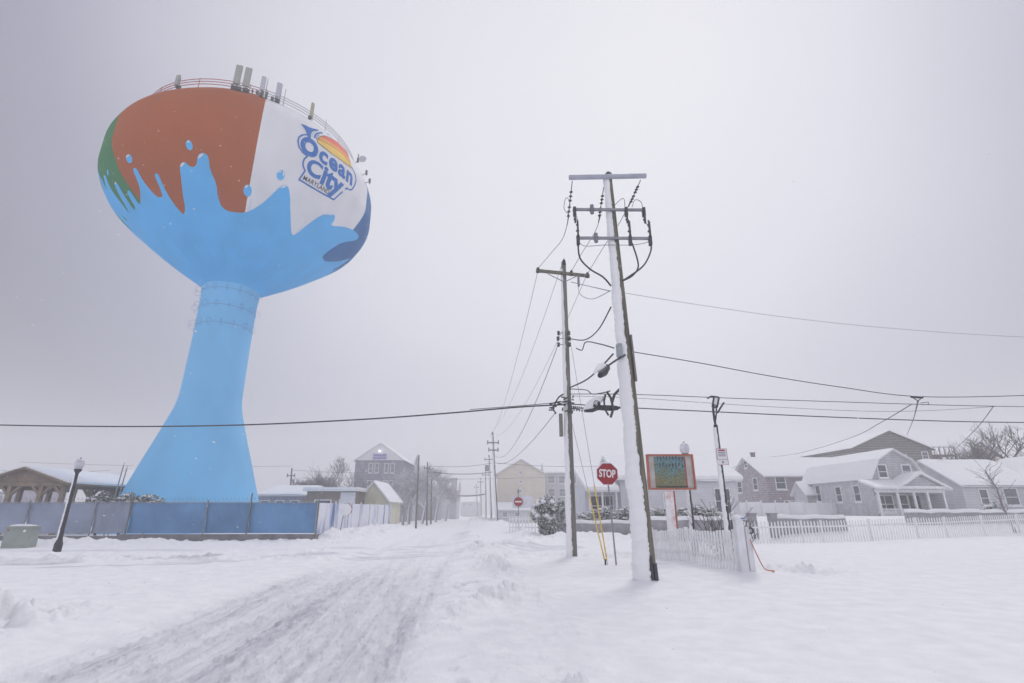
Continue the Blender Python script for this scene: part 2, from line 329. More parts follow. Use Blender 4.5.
# ------------------------------------------------------------------ ground
def make_ground():
    ncol = 1500; nrow = 1050
    a = np.radians(np.concatenate([np.linspace(-180, -58, 60, endpoint=False), np.linspace(-58, 58, ncol), np.linspace(58, 180, 60)[1:]]))
    r = np.concatenate([[0.0, .8], 1.6*(345/1.6)**(np.linspace(0, 1, nrow))])
    A, R = np.meshgrid(a, r); X = R*np.sin(A); Y = R*np.cos(A)
    Z, B = height(X, Y)
    fade = np.where(Y < 1, 0, 1); Z = Z*fade
    n, m = Z.shape
    co_ = np.stack([X, Y, Z], -1).reshape(-1, 3)
    i = np.arange(n-1)[:, None]*m+np.arange(m-1)[None]
    q = np.stack([i, i+1, i+m+1, i+m], -1).reshape(-1, 4)[:, ::-1]
    me = bpy.data.meshes.new('ground')
    me.vertices.add(len(co_)); me.vertices.foreach_set('co', co_.astype(np.float32).ravel())
    me.loops.add(q.size); me.loops.foreach_set('vertex_index', q.astype(np.int32).ravel())
    me.polygons.add(len(q)); me.polygons.foreach_set('loop_start', np.arange(0, q.size, 4, dtype=np.int32))
    me.polygons.foreach_set('use_smooth', np.ones(len(q), bool))
    me.update(calc_edges=True)
    at_ = me.attributes.new('bare', 'FLOAT', 'POINT'); at_.data.foreach_set('value', B.astype(np.float32).ravel())
    m_ = bpy.data.materials.new('street_snow'); m_.use_nodes = True; t = m_.node_tree; p = t.nodes['Principled BSDF']; L = t.links.new
    tc = N(t, 'ShaderNodeTexCoord'); atn = N(t, 'ShaderNodeAttribute', attribute_name='bare')
    n1 = N(t, 'ShaderNodeTexNoise'); n1.inputs['Scale'].default_value = 2.2; n1.inputs['Detail'].default_value = 10; n1.inputs['Roughness'].default_value = .6
    L(tc.outputs['Object'], n1.inputs['Vector'])
    mp = N(t, 'ShaderNodeMapping'); mp.inputs['Scale'].default_value = (9, 1.6, 3); mp.inputs['Rotation'].default_value = (0, 0, -.5)
    L(tc.outputs['Object'], mp.inputs[0])
    n2 = N(t, 'ShaderNodeTexNoise'); n2.inputs['Scale'].default_value = 1.5; n2.inputs['Detail'].default_value = 8; n2.inputs['Roughness'].default_value = .7; L(mp.outputs[0], n2.inputs['Vector'])
    r1 = N(t, 'ShaderNodeValToRGB'); r1.color_ramp.elements[0].color = (.76, .76, .79, 1); r1.color_ramp.elements[1].color = (.87, .87, .89, 1); r1.color_ramp.elements[0].position = .3; r1.color_ramp.elements[1].position = .7
    L(n1.outputs[0], r1.inputs[0])
    r2 = N(t, 'ShaderNodeValToRGB'); r2.color_ramp.elements[0].color = (.36, .36, .405, 1); r2.color_ramp.elements[1].color = (.64, .64, .69, 1); r2.color_ramp.elements[0].position = .35; r2.color_ramp.elements[1].position = .65
    L(n2.outputs[0], r2.inputs[0])
    # the scour breaks up with the fine noise
    a1 = N(t, 'ShaderNodeMath', operation='ADD'); L(atn.outputs['Fac'], a1.inputs[0]); 
    a2 = N(t, 'ShaderNodeMath', operation='MULTIPLY_ADD'); a2.inputs[1].default_value = .9; a2.inputs[2].default_value = -.45; L(n2.outputs[0], a2.inputs[0]); L(a2.outputs[0], a1.inputs[1])
    mul = N(t, 'ShaderNodeMath', operation='MULTIPLY'); L(a1.outputs[0], mul.inputs[0])
    ms = N(t, 'ShaderNodeMapRange'); ms.inputs[1].default_value = 0; ms.inputs[2].default_value = .12; L(atn.outputs['Fac'], ms.inputs[0]); L(ms.outputs[0], mul.inputs[1])
    mrr = N(t, 'ShaderNodeMapRange'); mrr.inputs[1].default_value = .03; mrr.inputs[2].default_value = .70; L(mul.outputs[0], mrr.inputs[0])
    mc = N(t, 'ShaderNodeMix', data_type='RGBA'); L(mrr.outputs[0], mc.inputs[0]); L(r1.outputs[0], mc.inputs[6]); L(r2.outputs[0], mc.inputs[7])
    L(mc.outputs[2], p.inputs['Base Color']); p.inputs['Roughness'].default_value = .85
    bp = N(t, 'ShaderNodeBump'); bp.inputs['Strength'].default_value = .35; bp.inputs['Distance'].default_value = .05; L(n1.outputs[0], bp.inputs['Height'])
    n5 = N(t, 'ShaderNodeTexNoise'); n5.inputs['Scale'].default_value = 28; n5.inputs['Detail'].default_value = 4; L(tc.outputs['Object'], n5.inputs['Vector'])
    bp2 = N(t, 'ShaderNodeBump'); bp2.inputs['Strength'].default_value = .6; bp2.inputs['Distance'].default_value = .02; L(n5.outputs[0], bp2.inputs['Height']); L(bp.outputs[0], bp2.inputs['Normal'])
    L(bp2.outputs[0], p.inputs['Normal'])
    me.materials.append(m_)
    o = bpy.data.objects.new('ground', me); COL.objects.link(o); tag(o, 'wind-scoured snow over the streets and lots', kind='structure')
make_ground()

# ------------------------------------------------------------------ haze (blowing snow in the air)
hz = MB(); hz.box((0, 0, 29), (900, 900, 64))
hm = bpy.data.materials.new('haze'); hm.use_nodes = True; t = hm.node_tree; t.nodes.clear()
ho = N(t, 'ShaderNodeOutputMaterial'); pv = N(t, 'ShaderNodeVolumePrincipled'); pv.inputs['Density'].default_value = HAZE_DENSITY
pv.inputs['Color'].default_value = (.94, .94, .95, 1); pv.inputs['Anisotropy'].default_value = 0.45
t.links.new(pv.outputs[0], ho.inputs['Volume'])
tag(hz.build('haze', hm), 'blowing snow haze in the air', kind='stuff')

# ------------------------------------------------------------------ water tower
TX, TY = -29.85, 50.0
PK = [(0, 6.5), (2.75, 5.63), (5.5, 4.76), (8.2, 3.87), (10.2, 3.24), (11.4, 2.90), (12.6, 2.74), (16, 2.68), (19, 2.64), (22.2, 2.66), (23.9, 2.76), (25.0, 4.15), (26.34, 6.1), (28.45, 8.9), (31.6, 12.3), (34.2, 13.35), (36.2, 13.35), (37.93, 12.9), (41.1, 10.4), (43.2, 7.7), (44.8, 5.1), (45.8, 2.7), (46.4, 0.0)]
def pchip(P, xs):
    x = np.array([p[0] for p in P], float); y = np.array([p[1] for p in P], float); h = np.diff(x); d = np.diff(y)/h
    m = np.zeros(len(x)); m[0] = d[0]; m[-1] = d[-1]*1.6
    for i in range(1, len(x)-1):
        if d[i-1]*d[i] > 0:
            w1 = 2*h[i]+h[i-1]; w2 = h[i]+2*h[i-1]; m[i] = (w1+w2)/(w1/d[i-1]+w2/d[i])
    i = np.clip(np.searchsorted(x, xs)-1, 0, len(h)-1); tt = (xs-x[i])/h[i]
    return ((1+2*tt)*(1-tt)**2)*y[i]+tt*(1-tt)**2*h[i]*m[i]+tt*tt*(3-2*tt)*y[i+1]+tt*tt*(tt-1)*h[i]*m[i+1]
ZZ = np.linspace(0, 46.4, 4661); RR = pchip(PK, ZZ)
def tr(z): return np.interp(z, ZZ, RR)
def tpt(th, z, off=0.0):                 # tower-local point at azimuth th (degrees from the camera side) and height z
    e = .05; r = float(tr(z)); dr = float(tr(min(z+e, 46.4))-tr(z-e))/(min(z+e, 46.4)-(z-e))
    n = Vector((1, -dr)).normalized(); r += n.x*off; zz = z+n.y*off; a = math.radians(th)
    return Vector((r*math.sin(a), -r*math.cos(a), zz))
_t = np.linspace(30, 62, 32001)
def unp(px, py):                         # where a sight line first meets the bowl -> (theta, z)
    dx = (px-512)/512; dy = (341.5-py)/512
    X = dx*_t-TX; Y = (math.cos(TILT)-dy*math.sin(TILT))*_t-TY; Z = CH+(math.sin(TILT)+dy*math.cos(TILT))*_t
    rho = np.hypot(X, Y); m = (Z < 46.4) & (rho < tr(Z)); i = int(np.argmax(m))
    if not m[i]: i = int(np.argmin(rho-tr(Z)+np.where(Z > 46, 50, 0)))
    return (math.degrees(math.atan2(X[i], -Y[i])), float(Z[i]))
KD = .22
def inside(p, poly):
    c = False; j = len(poly)-1
    for i in range(len(poly)):
        if (poly[i][1] > p[1]) != (poly[j][1] > p[1]) and p[0] < (poly[j][0]-poly[i][0])*(p[1]-poly[i][1])/(poly[j][1]-poly[i][1])+poly[i][0]: c = not c
        j = i
    return c
def patch(mb, poly, mi, off, step=.45):
    """a painted shape: polygon in (theta, z) laid on the bowl"""
    P = [(a*KD, b) for a, b in poly]; D = []
    for i in range(len(P)):
        a, b = P[i], P[(i+1) % len(P)]; L = math.hypot(b[0]-a[0], b[1]-a[1]); k = max(1, int(L/step*1.5))
        for j in range(k): D.append((a[0]+(b[0]-a[0])*j/k, a[1]+(b[1]-a[1])*j/k))
    n = len(D); x0 = min(p[0] for p in D); x1 = max(p[0] for p in D); y0 = min(p[1] for p in D); y1 = max(p[1] for p in D)
    G = []
    for i in range(int((x1-x0)/step)+1):
        for j in range(int((y1-y0)/step)+1):
            p = (x0+(i+.5)*step, y0+(j+.5)*step)
            if inside(p, D): G.append(p)
    vv, ee, ff, *_r = geometry.delaunay_2d_cdt([Vector(p) for p in D+G], [(i, (i+1) % n) for i in range(n)], [], 0, 1e-5)
    vs = [tpt(v.x/KD, v.y, off) for v in vv]; fs = []
    for f in ff:
        c = sum((vv[i] for i in f), Vector((0, 0)))/len(f)
        if inside(c, D):
            a, b, c_ = [vs[i] for i in f[:3]]; nn = (b-a).cross(c_-a)
            fs.append(tuple(f) if nn.dot(Vector((a.x, a.y, 0))) > 0 else tuple(f)[::-1])
    mb.add(vs, fs, mi, True)
def smooth_poly(P, it=1, closed=True):
    for _ in range(it):
        Q = []
        for i in range(len(P)):
            a, b = P[i], P[(i+1) % len(P)]
            Q += [(a[0]*.75+b[0]*.25, a[1]*.75+b[1]*.25), (a[0]*.25+b[0]*.75, a[1]*.25+b[1]*.75)]
        P = Q
    return P
def ribbon(mb, pts, w, mi, off):
    k = [(a*KD, b) for a, b in pts]
    for i in range(len(k)-1):
        a, b = Vector(k[i]), Vector(k[i+1]); d = (b-a)
        if d.length < 1e-6: continue
        d.normalize(); nn = Vector((-d.y, d.x))*w/2; a = a-d*w*.3; b = b+d*w*.3
        q = [a-nn, b-nn, b+nn, a+nn]
        vs = [tpt(p.x/KD, p.y, off+.0015*(i % 5)) for p in q]; mb.add(vs, [(0, 1, 2, 3)], mi, False)
def paint(name, c, **k):
    m = mat(name, s2l(*c), .75, .045, .45, snow_wind=0, stretch=(1, 1, .25), **k); m.node_tree.nodes['Principled BSDF'].inputs['Specular IOR Level'].default_value = .12; return m
TM = [paint('tank_orange', (166, 78, 0), snow_up=.25, snow_scale=1.2), paint('tank_white', (226, 226, 230)), paint('tank_navy', (0, 96, 158)),
      paint('tank_green', (40, 120, 66)), paint('tank_yellow', (222, 190, 80)), paint('tank_red', (186, 60, 60)),
      paint('splash_blue', (84, 180, 240)), paint('logo_blue', (0, 104, 188)), paint('logo_black', (40, 40, 50)), paint('splash_highlight', (225, 222, 222)),
      paint('logo_sun_yellow', (240, 200, 90)), paint('logo_sun_orange', (236, 160, 75)), paint('logo_sun_red', (222, 100, 80)), paint('logo_silver', (180, 184, 192))]
tower = thing('water_tower', 'huge bulb-topped water tower painted as a beach ball splashing in blue water', 'water tower', (TX, TY, 0))
def tower_build():
    # stem
    mb = MB(); ns = 96; zs = list(np.linspace(0, 23.9, 120))
    mb.lathe((0, 0, 0), [(float(tr(z)), z) for z in zs], ns, 0)
    for z in (4.8, 11.2, 16.5): mb.lathe((0, 0, 0), [(float(tr(z-.03)), z-.03), (float(tr(z))+.012, z), (float(tr(z+.03)), z+.03)], ns, 0)
    mb.build('pedestal', mat('stem_blue', s2l(116, 190, 238), .8, .055, .3, stretch=(1, 1, .5)), tower)
    # bowl: rings by segments of sixty degrees, colour changes at the meridians
    mb = MB(); zs = list(np.concatenate([np.linspace(23.9, 28.5, 16, endpoint=False), np.linspace(28.5, 45.9, 60), [46.15, 46.3, 46.4]])); nn = 144
    seg = {0: 0, 1: 1, 2: 2, 3: 4, 4: 5, 5: 3}
    vs = [tpt(-30+360*j/nn, z) for z in zs for j in range(nn)]
    for mi in range(7):
        fs = []
        for i in range(len(zs)-1):
            for j in range(nn):
                m_ = 6 if zs[i] < 26.5 else seg[(j*6)//nn]
                if m_ == mi: fs.append((i*nn+j, i*nn+(j+1) % nn, (i+1)*nn+(j+1) % nn, (i+1)*nn+j))
        if mi == 0: base = len(mb.v); mb.add(vs, fs, mi, True)
        else:
            for f in fs: mb.f.append([k+base for k in f]); mb.m.append(mi); mb.sm.append(True)
    z1 = lambda x, y: unp(90+x/3.413, 50+y/3.413)
    z5 = lambda x, y: unp(90+x/6.83, 130+y/6.83)
    z3 = lambda x, y: unp(90+x/3.413, 200+y/3.413)
    B = [(-92, 27.5), (-90, 30.2), (-86, 31.5), (-80, 33.5), (-77, 33.8), (-75, 32.2), (-72, 30.2)]
    B = [z5(79, 330), z5(97, 450), z5(135, 525), z5(200, 590), z5(258, 642), z5(228, 590), z5(160, 500), z5(115, 400), z5(93, 318), z5(100, 306), z5(112, 320), z5(140, 395), z5(200, 480), z5(276, 578), z5(240, 510), z5(200, 445), z5(168, 372), z5(172, 352), z5(186, 360),
         z5(230, 438), z5(302, 550), z5(312, 530), z5(275, 470), z5(253, 425), z5(262, 410), z5(278, 420), z5(345, 522), z5(347, 460), z5(343, 400), z5(320, 335), z5(295, 278), z5(298, 260), z5(315, 258), z5(330, 285), z5(362, 345), z5(405, 400), z5(445, 445), z5(475, 462),
         z5(497, 455), z5(490, 425), z5(465, 365), z5(441, 310), z5(450, 295), z5(468, 300), z5(485, 345), z5(520, 420), z5(575, 508), z5(635, 577), z1(322, 560), z1(326, 540), z1(318, 500), z1(312, 440), z1(306, 400), z1(312, 384), z1(325, 382), z1(340, 398), z1(357, 400), z1(366, 385), z1(367, 362),
         z1(378, 351), z1(395, 353), z1(406, 368), z1(410, 410), z1(432, 455), z1(436, 505), z1(452, 540), z1(480, 553), z1(530, 557), z1(570, 537), z1(605, 510), z1(638, 476), z1(660, 459), z1(676, 464), z1(682, 490), z1(682, 550), z1(685, 618), z1(692, 633), z1(702, 630), z1(740, 597), z1(790, 562),
         z1(818, 558), z1(836, 562), z1(834, 580), z1(819, 601), z1(860, 602), z1(895, 612), z1(920, 636), z1(905, 651), z1(865, 655), z1(838, 668), z3(805, 180), z3(790, 196), z3(804, 212), z3(850, 209), z3(893, 196), z3(880, 207), z3(850, 226), z3(822, 243), z3(838, 240), z3(858, 226)]
    last = B[-1][0]; first = B[0][0]
    R = []
    import random as _r
    rr = _r.Random(4); th = last+3
    while th < first+360-6:      # the splash goes on round the back
        w = rr.uniform(5, 11); h = rr.uniform(30.5, 35.0)
        R += [(th, 29.4), (th+w*.35, h-1), (th+w*.45, h), (th+w*.55, h), (th+w*.65, h-1), (th+w*.85, 29.6)]; th += w+.8
    low = [(first+360, 28.25), (last, 28.25)] if False else []
    B = [p for p in B]
    SB = [B[0]]
    for p_, q_ in zip(B[:-1], B[1:]): SB += [(p_[0]*.75+q_[0]*.25, p_[1]*.75+q_[1]*.25), (p_[0]*.25+q_[0]*.75, p_[1]*.25+q_[1]*.75)]
    full = [(first, 26.3)]+SB+[(last, 26.3)]
    patch(mb, full, 6, .012)
    patch(mb, [(last-.4, 26.3), (last-.4, 29.4)]+R+[(first+360.4, B[0][1]), (first+360.4, 26.3)], 6, .012)
    def ell(cx, cy, rx, ry, ang, f, mi, off):
        pts = []
        for k in range(18):
            a = 2*math.pi*k/18; x = rx*math.cos(a); y = ry*math.sin(a)
            pts.append(f(cx+x*math.cos(ang)-y*math.sin(ang), cy+x*math.sin(ang)+y*math.cos(ang)))
        patch(mb, pts, mi, off, .5)
    for cx, cy, rx, ry, an in ((339, 325, 11, 18, -.3), (134, 371, 10, 16, -.3), (538, 480, 14, 21, -.1), (651, 427, 14, 18, .2)):
        ell(cx, cy, rx, ry, an, z1, 6, .012); ell(cx-rx*.25, cy-ry*.68, rx*.45, ry*.16, an-.4, z1, 9, .02)
    ell(122, 290, 6, 22, -.05, z5, 6, .012)
    # pale highlights along the tips of the splash
    for P in ([(308, 398), (312, 387), (322, 383), (322, 388), (314, 398)], [(369, 372), (373, 358), (384, 353), (388, 357), (378, 366)], [(648, 470), (664, 461), (672, 464), (660, 470)], [(800, 561), (820, 559), (834, 563), (818, 563)], [(660, 412), (664, 422), (660, 434), (657, 424)]):
        patch(mb, [z1(*p) for p in P], 9, .022, .5)
    for P in ([(168, 375), (170, 358), (178, 354), (180, 362), (172, 368)], [(246, 185), (252, 172), (258, 170), (252, 192)]):
        patch(mb, [z5(*p) for p in P], 9, .022, .5)
    mb.build('tank', TM, tower, fix=False)
    wm_ = MB()
    for k in range(24):
        th = -180+15*k+2; wm_.tube([tpt(th, z, .006) for z in np.linspace(24.6, 29.6, 9)], .012, 4)
    wm_.build('weld_seams', mat('seam_blue', s2l(82, 162, 218), .5, .1), tower)
    # ---- logo
    zl = lambda x, y: unp(280+x/6.83, 110+y/6.83)
    lg = MB()
    outer = [zl(*p) for p in ((130, 475), (150, 445), (170, 415), (158, 385), (156, 360), (165, 335), (186, 316), (155, 292), (130, 255), (122, 215), (128, 188), (150, 172), (185, 168))]
    right = [zl(*p) for p in ((487, 388), (500, 410), (512, 440), (519, 475), (512, 505), (500, 530), (485, 546), (470, 544), (456, 532), (412, 570), (366, 612), (300, 576), (210, 524))]
    ribbon(lg, outer, .14, 7, .03); ribbon(lg, right+[outer[0]], .14, 7, .03)
    patch(lg, smooth_poly([zl(*p) for p in ((138, 94), (170, 104), (208, 124), (264, 137), (262, 143), (226, 144), (211, 160), (209, 200), (184, 182), (178, 148), (160, 118))]), 7, .03)
    ribbon(lg, [zl(*p) for p in ((236, 190), (240, 172), (256, 160), (284, 156), (330, 166), (372, 186))], .16, 7, .03)
    ribbon(lg, [zl(*p) for p in ((248, 200), (252, 182), (266, 170))], .06, 7, .03)
    ribbon(lg, [zl(*p) for p in ((224, 186), (222, 164), (236, 150), (258, 144))], .05, 13, .03)
    dome = [(254, 222), (254, 205), (262, 190), (280, 180), (305, 178), (345, 192), (395, 222), (440, 268), (470, 325), (488, 396)]
    patch(lg, [zl(*p) for p in dome], 12, .028)
    patch(lg, [zl(*p) for p in ((255, 220), (254, 205), (262, 190), (276, 183), (330, 212), (400, 258), (452, 310), (478, 352), (487, 394), (440, 360), (340, 290))], 11, .036)
    patch(lg, [zl(*p) for p in ((254, 222), (255, 205), (300, 222), (370, 262), (440, 318), (484, 372), (487, 394), (440, 362), (345, 294))], 10, .044)
    ribbon(lg, [zl(*p) for p in ((254, 222), (300, 258), (345, 294), (440, 362), (488, 396))], .05, 8, .052)
    ribbon(lg, [zl(*p) for p in ((257, 200), (300, 221), (370, 260), (440, 316), (482, 370))], .04, 8, .053)
    ribbon(lg, [zl(*p) for p in ((254, 222), (254, 205), (262, 190), (280, 180), (305, 178), (345, 192), (395, 222))], .04, 8, .054)
    def word(txt, box, offs, mi, o3, gap=1.0):
        cu = bpy.data.curves.new('t', 'FONT'); cu.body = txt; cu.offset = offs; cu.resolution_u = 5; cu.space_character = gap
        ob = bpy.data.objects.new('t', cu); COL.objects.link(ob); bpy.context.view_layer.update()
        me = bpy.data.meshes.new_from_object(ob.evaluated_get(bpy.context.evaluated_depsgraph_get()))
        xs = [v.co.x for v in me.vertices]; ys = [v.co.y for v in me.vertices]
        x0, x1, y0, y1 = min(xs), max(xs), min(ys), max(ys)
        b = bmesh.new(); b.from_mesh(me); bmesh.ops.triangulate(b, faces=b.faces)
        bmesh.ops.subdivide_edges(b, edges=[e for e in b.edges if e.calc_length() > .25], cuts=1)
        bmesh.ops.triangulate(b, faces=b.faces)
        b.verts.index_update()
        A = [tpt(box[0]+(v.co.x-x0)/(x1-x0)*(box[2]-box[0]), box[1]+(v.co.y-y0)/(y1-y0)*(box[3]-box[1]), o3) for v in b.verts]
        F = [tuple(v.index for v in f.verts) for f in b.faces]; b.free()
        lg.add(A, F, mi, False)
        bpy.data.objects.remove(ob); bpy.data.curves.remove(cu); bpy.data.meshes.remove(me)
    word('O', (45.4, 34.36, 53.3, 36.42), .06, 7, .034)
    word('cean', (53.9, 34.42, 73.9, 35.85), .035, 7, .036, 1.12)
    word('C', (49.7, 32.70, 56.6, 34.32), .035, 7, .035)
    word('ity', (57.1, 31.95, 68.9, 34.35), .04, 7, .037, 1.0)
    word('MARYLAND', (50.0, 32.10, 63.3, 32.50), .006, 8, .038, 1.05)
    lo = lg.build('logo', TM, tower, fix=True); lo['label'] = 'blue Ocean City Maryland emblem with a yellow sun'
    # ---- rail and antennas on the roof
    red = mat('rail_red', s2l(176, 48, 50), .5, .1, 4); wh = mat('rail_white', s2l(150, 150, 164), .5, .1, 4)
    RZ = 40.5; RD = float(tr(RZ))
    for nm, a0, a1, m_ in (('guard_rail', -150, 30, red), ('guard_rail', 30, 210, wh)):
        g = MB()
        for hh in (.40, .72, 1.02):
            g.tube([Vector(((RD)*math.sin(math.radians(a)), -(RD)*math.cos(math.radians(a)), RZ+hh)) for a in np.linspace(a0, a1, 60)], .038, 5)
        a = a0+4
        while a < a1:
            g.cyl((RD*math.sin(math.radians(a)), -RD*math.cos(math.radians(a)), RZ-.1), (RD*math.sin(math.radians(a)), -RD*math.cos(math.radians(a)), RZ+1.12), .035, n=5); a += 20 if a0 > 0 else 24
        g.build(nm, m_, tower)
    grey = mat('antenna_grey', s2l(150, 152, 148), .5, .06, 2); pale = mat('antenna_pale', s2l(176, 178, 190), .5, .06, 2)
    def top(px, py):                 # a point on the rail circle below that pixel column
        best = None
        for a in np.linspace(-170, 170, 1361):
            if abs(a) > 82: continue
            p = Vector((TX+RD*math.sin(math.radians(a)), TY-RD*math.cos(math.radians(a)), RZ))
            f = p.y*math.cos(TILT)+(p.z-CH)*math.sin(TILT); X = 512+512*p.x/f
            if best is None or abs(X-px) < best[0]: best = (abs(X-px), a)
        return best[1]
    def ant(px, h, w, mm, z0=.3, dish=False):
        a = math.radians(top(px, 0)); n = Vector((math.sin(a), -math.cos(a), 0)); b = n*(RD+.05); Mx = Matrix.Rotation(a, 3, 'Z')
        g = MB(); g.cyl((b.x, b.y, RZ-.2), (b.x, b.y, RZ+z0+h), .05, n=6); g.box((b.x, b.y, RZ+.25), (w*.8, .3, .35), 0, M=Mx)
        m = g.build('antenna_mast', M['darksteel'], tower)
        p = MB(); c = n*(RD+.28); p.box((c.x, c.y, RZ+z0+h/2+.1), (w, .2, h), 0, M=Mx)
        b2 = bmesh.new(); q = p.build('panel_antenna', mm, tower); b2.from_mesh(q.data); bmesh.ops.bevel(b2, geom=b2.edges[:], offset=.04, segments=2, affect='EDGES'); b2.to_mesh(q.data); b2.free()
    ant(178, 1.25, .45, grey, .1); ant(235.5, 2.3, .6, grey, .45); ant(244.8, 2.3, .6, grey, .4); ant(261, 1.7, .42, pale, .5); ant(276, 1.75, .42, pale, .4)
    ant(309.5, 1.7, .34, mat('antenna_sand', s2l(170, 168, 140), .5, .1, 2), .2)
    for px, h in ((264.5, 2.5), (279, 2.5), (283, 2.1), (325, 1.5)):
        a = math.radians(top(px, 0)); b = Vector((math.sin(a), -math.cos(a), 0))*RD
        g = MB(); g.cyl((b.x, b.y, RZ), (b.x, b.y, RZ+h), .045, .03, 6); g.build('whip_antenna', grey, tower)
    for px in (232, 240, 248, 252, 257, 262, 266, 272, 278): 
        g = MB(); a = math.radians(top(px, 0)); b = Vector((math.sin(a), -math.cos(a), 0))*(RD+.15); g.box((b.x, b.y, RZ+.15+.3*rnd.random()), (.12+.18*rnd.random(), .2, .25+.5*rnd.random()), 0, rz=a); g.build('radio_unit', M['darksteel'], tower)
    # antennas lower on the right shoulder
    for (th, z, kk) in ((86, 39.6, 0), (88, 38.3, 1), (89, 37.4, 1)):
        b = tpt(th, z, 0); e = tpt(th, z, .5); up = Vector((0, 0, 1))
        g = MB(); g.cyl(b, e, .04, n=6); g.cyl(e-up*.3, e+up*(.9 if kk == 0 else .3), .06, n=6); g.box(e+up*.1, (.2, .2, .5))
        g.build('antenna_mast', M['darksteel'], tower)
        if kk == 0:
            d = MB(); c = e+Vector((.5, .2, .25)); d.tube([c, c+Vector((.0, -.2, 0))], .45, 16, 0, True, [.12, .45]); d.cyl(e+up*.2, c, .04, n=6); d.build('dish', pale, tower)
    # rings of hoops under the bowl
    hoop = mat('hoop_steel', s2l(104, 140, 186), .5, .1, 3)
    for z in (19.6, 21.5, 23.3):
        g = MB()
        for k in range(9):
            th = -90+k*22.5+ (8 if z == 21.5 else 0); c = tpt(th, z, .28 if z < 23.5 else .1); a = math.radians(th)
            n = Vector((math.sin(a), -math.cos(a), 0)); tt = Vector((math.cos(a), math.sin(a), 0))
            g.tube([c+n*.32*math.cos(w)+Vector((0, 0, .32))*math.sin(w) for w in np.linspace(0, 2*math.pi, 13)], .016, 5, 0, False)
        g.lathe((0, 0, 0), [(float(tr(z))+.001, z-.025), (float(tr(z))+.03, z), (float(tr(z))+.001, z+.025)], 64)
        g.build('cable_hoops', hoop, tower)
tower_build()

# ------------------------------------------------------------------ poles
def crust(mb, p0, p1, r0, r1, th=.7, wind=Vector((-.97, -.22, 0)), half=1.4, rows=60, seed=0, half1=None, th1=None):
    """wet snow plastered on the windward side of a pole"""
    p0, p1 = Vector(p0), Vector(p1); wa = math.atan2(wind.y, wind.x); n = 14; vs = []
    rr = random.Random(seed); ph = [rr.uniform(0, 6) for _ in range(4)]
    for i in range(rows+1):
        f = i/rows; c = p0.lerp(p1, f); r = r0+(r1-r0)*f
        wob = .10*math.sin(f*31+ph[0])+.10*math.sin(f*73+ph[1])+.10*rr.uniform(-1, 1)
        hh = half+((half1 or half)-half)*f+.08*math.sin(f*23+ph[2])+.07*math.sin(f*97+ph[3])+.12*rr.uniform(-1, 1)
        for j in range(n+1):
            a = wa-hh+2*hh*j/n; e = math.cos((a-wa)*math.pi/2/hh*.98)
            q = r*(1.004+(th+((th1 or th)-th)*f)*(1+wob)*max(0, e)**.6) if 0 < j < n else r*.97
            vs.append(c+Vector((q*math.cos(a), q*math.sin(a), 0)))
    m = n+1
    mb.add(vs, [(i*m+j, i*m+j+1, (i+1)*m+j+1, (i+1)*m+j) for i in range(rows) for j in range(n)], 0, True)
def wire(name_label, pts, r=.012, sag=0.0, m=None, group=None, cat='power line', nm='power_line', n=24):
    """a cable through the given points with a natural sag between each pair"""
    P = []
    for a, b in zip(pts[:-1], pts[1:]):
        a, b = Vector(a), Vector(b)
        for i in range(n): 
            f = i/n; p = a.lerp(b, f); p.z -= sag*4*f*(1-f); P.append(p)
    P.append(Vector(pts[-1]))
    mb = MB(); mb.tube(P, r, 6); o = mb.build(nm, m or M['wire'], fix=False); return tag(o, name_label, cat, group)
def curve3(a, b, c, n=14):
    a, b, c = Vector(a), Vector(b), Vector(c); return [a*(1-t)**2+b*2*t*(1-t)+c*t*t for t in [i/n for i in range(n+1)]]
def insulator(mb, p, up=1, h=.22, r=.07):
    for k in range(3): mb.lathe(p, [(.02, up*(h*k/3)), (r*(1-.15*k), up*(h*k/3+.01)), (r*.55, up*(h*k/3+.05))], 8)
    mb.cyl(p, Vector(p)+Vector((0, 0, up*h)), .02, n=6)
YM = 14.5
mp0 = GP(650, 579); YM = mp0.y
main = thing('utility_pole', 'tall leaning utility pole nearest the camera, its left side plastered white with snow', 'utility pole', mp0, group='utility poles along the street')
def loc(px, py, Y=None, base=mp0): return at(px, py, Y or base.y)-base
def locn(px, py, d=.2): return at(px, py, mp0.y-d)-mp0
mtop = loc(608.5, 176)
b0 = Vector((.0, 0, -.15))
mb = MB(); mb.tube([b0.lerp(mtop, f) for f in np.linspace(0, 1, 12)], .2, 16, 0, True, [.19-.09*f for f in np.linspace(0, 1, 12)])
mb.build('pole_shaft', M['wood'], main)
mb = MB(); crust(mb, b0+Vector((-.01, 0, 0)), mtop+Vector((0, 0, -.05)), .193, .104, 1.05, rows=220, seed=1, half=1.52, half1=1.12, th1=.75); mb.build('snow_crust', snow_mat('plastered_snow', 6, .4, .05), main)
def mainx(py):  # point on pole axis at pixel row
    z = loc(600, py).z; f = (z-b0.z)/(mtop.z-b0.z); return b0.lerp(mtop, f)
a, b = locn(569, 177.5, .18), locn(646, 175.8, .18)
mb = MB(); mb.tube([a, b], .08, 10); mb.build('crossarm', mat('fibreglass_arm', s2l(168, 172, 186), .5, .1, 3, snow_up=.6, snow_wind=.3), main)
mb = MB(); mb.lathe(mtop+Vector((0, 0, 0)), [(.10, .0), (.12, .06), (.06, .14), (0, .16)], 10); mb.build('pole_cap', M['darksteel'], main)
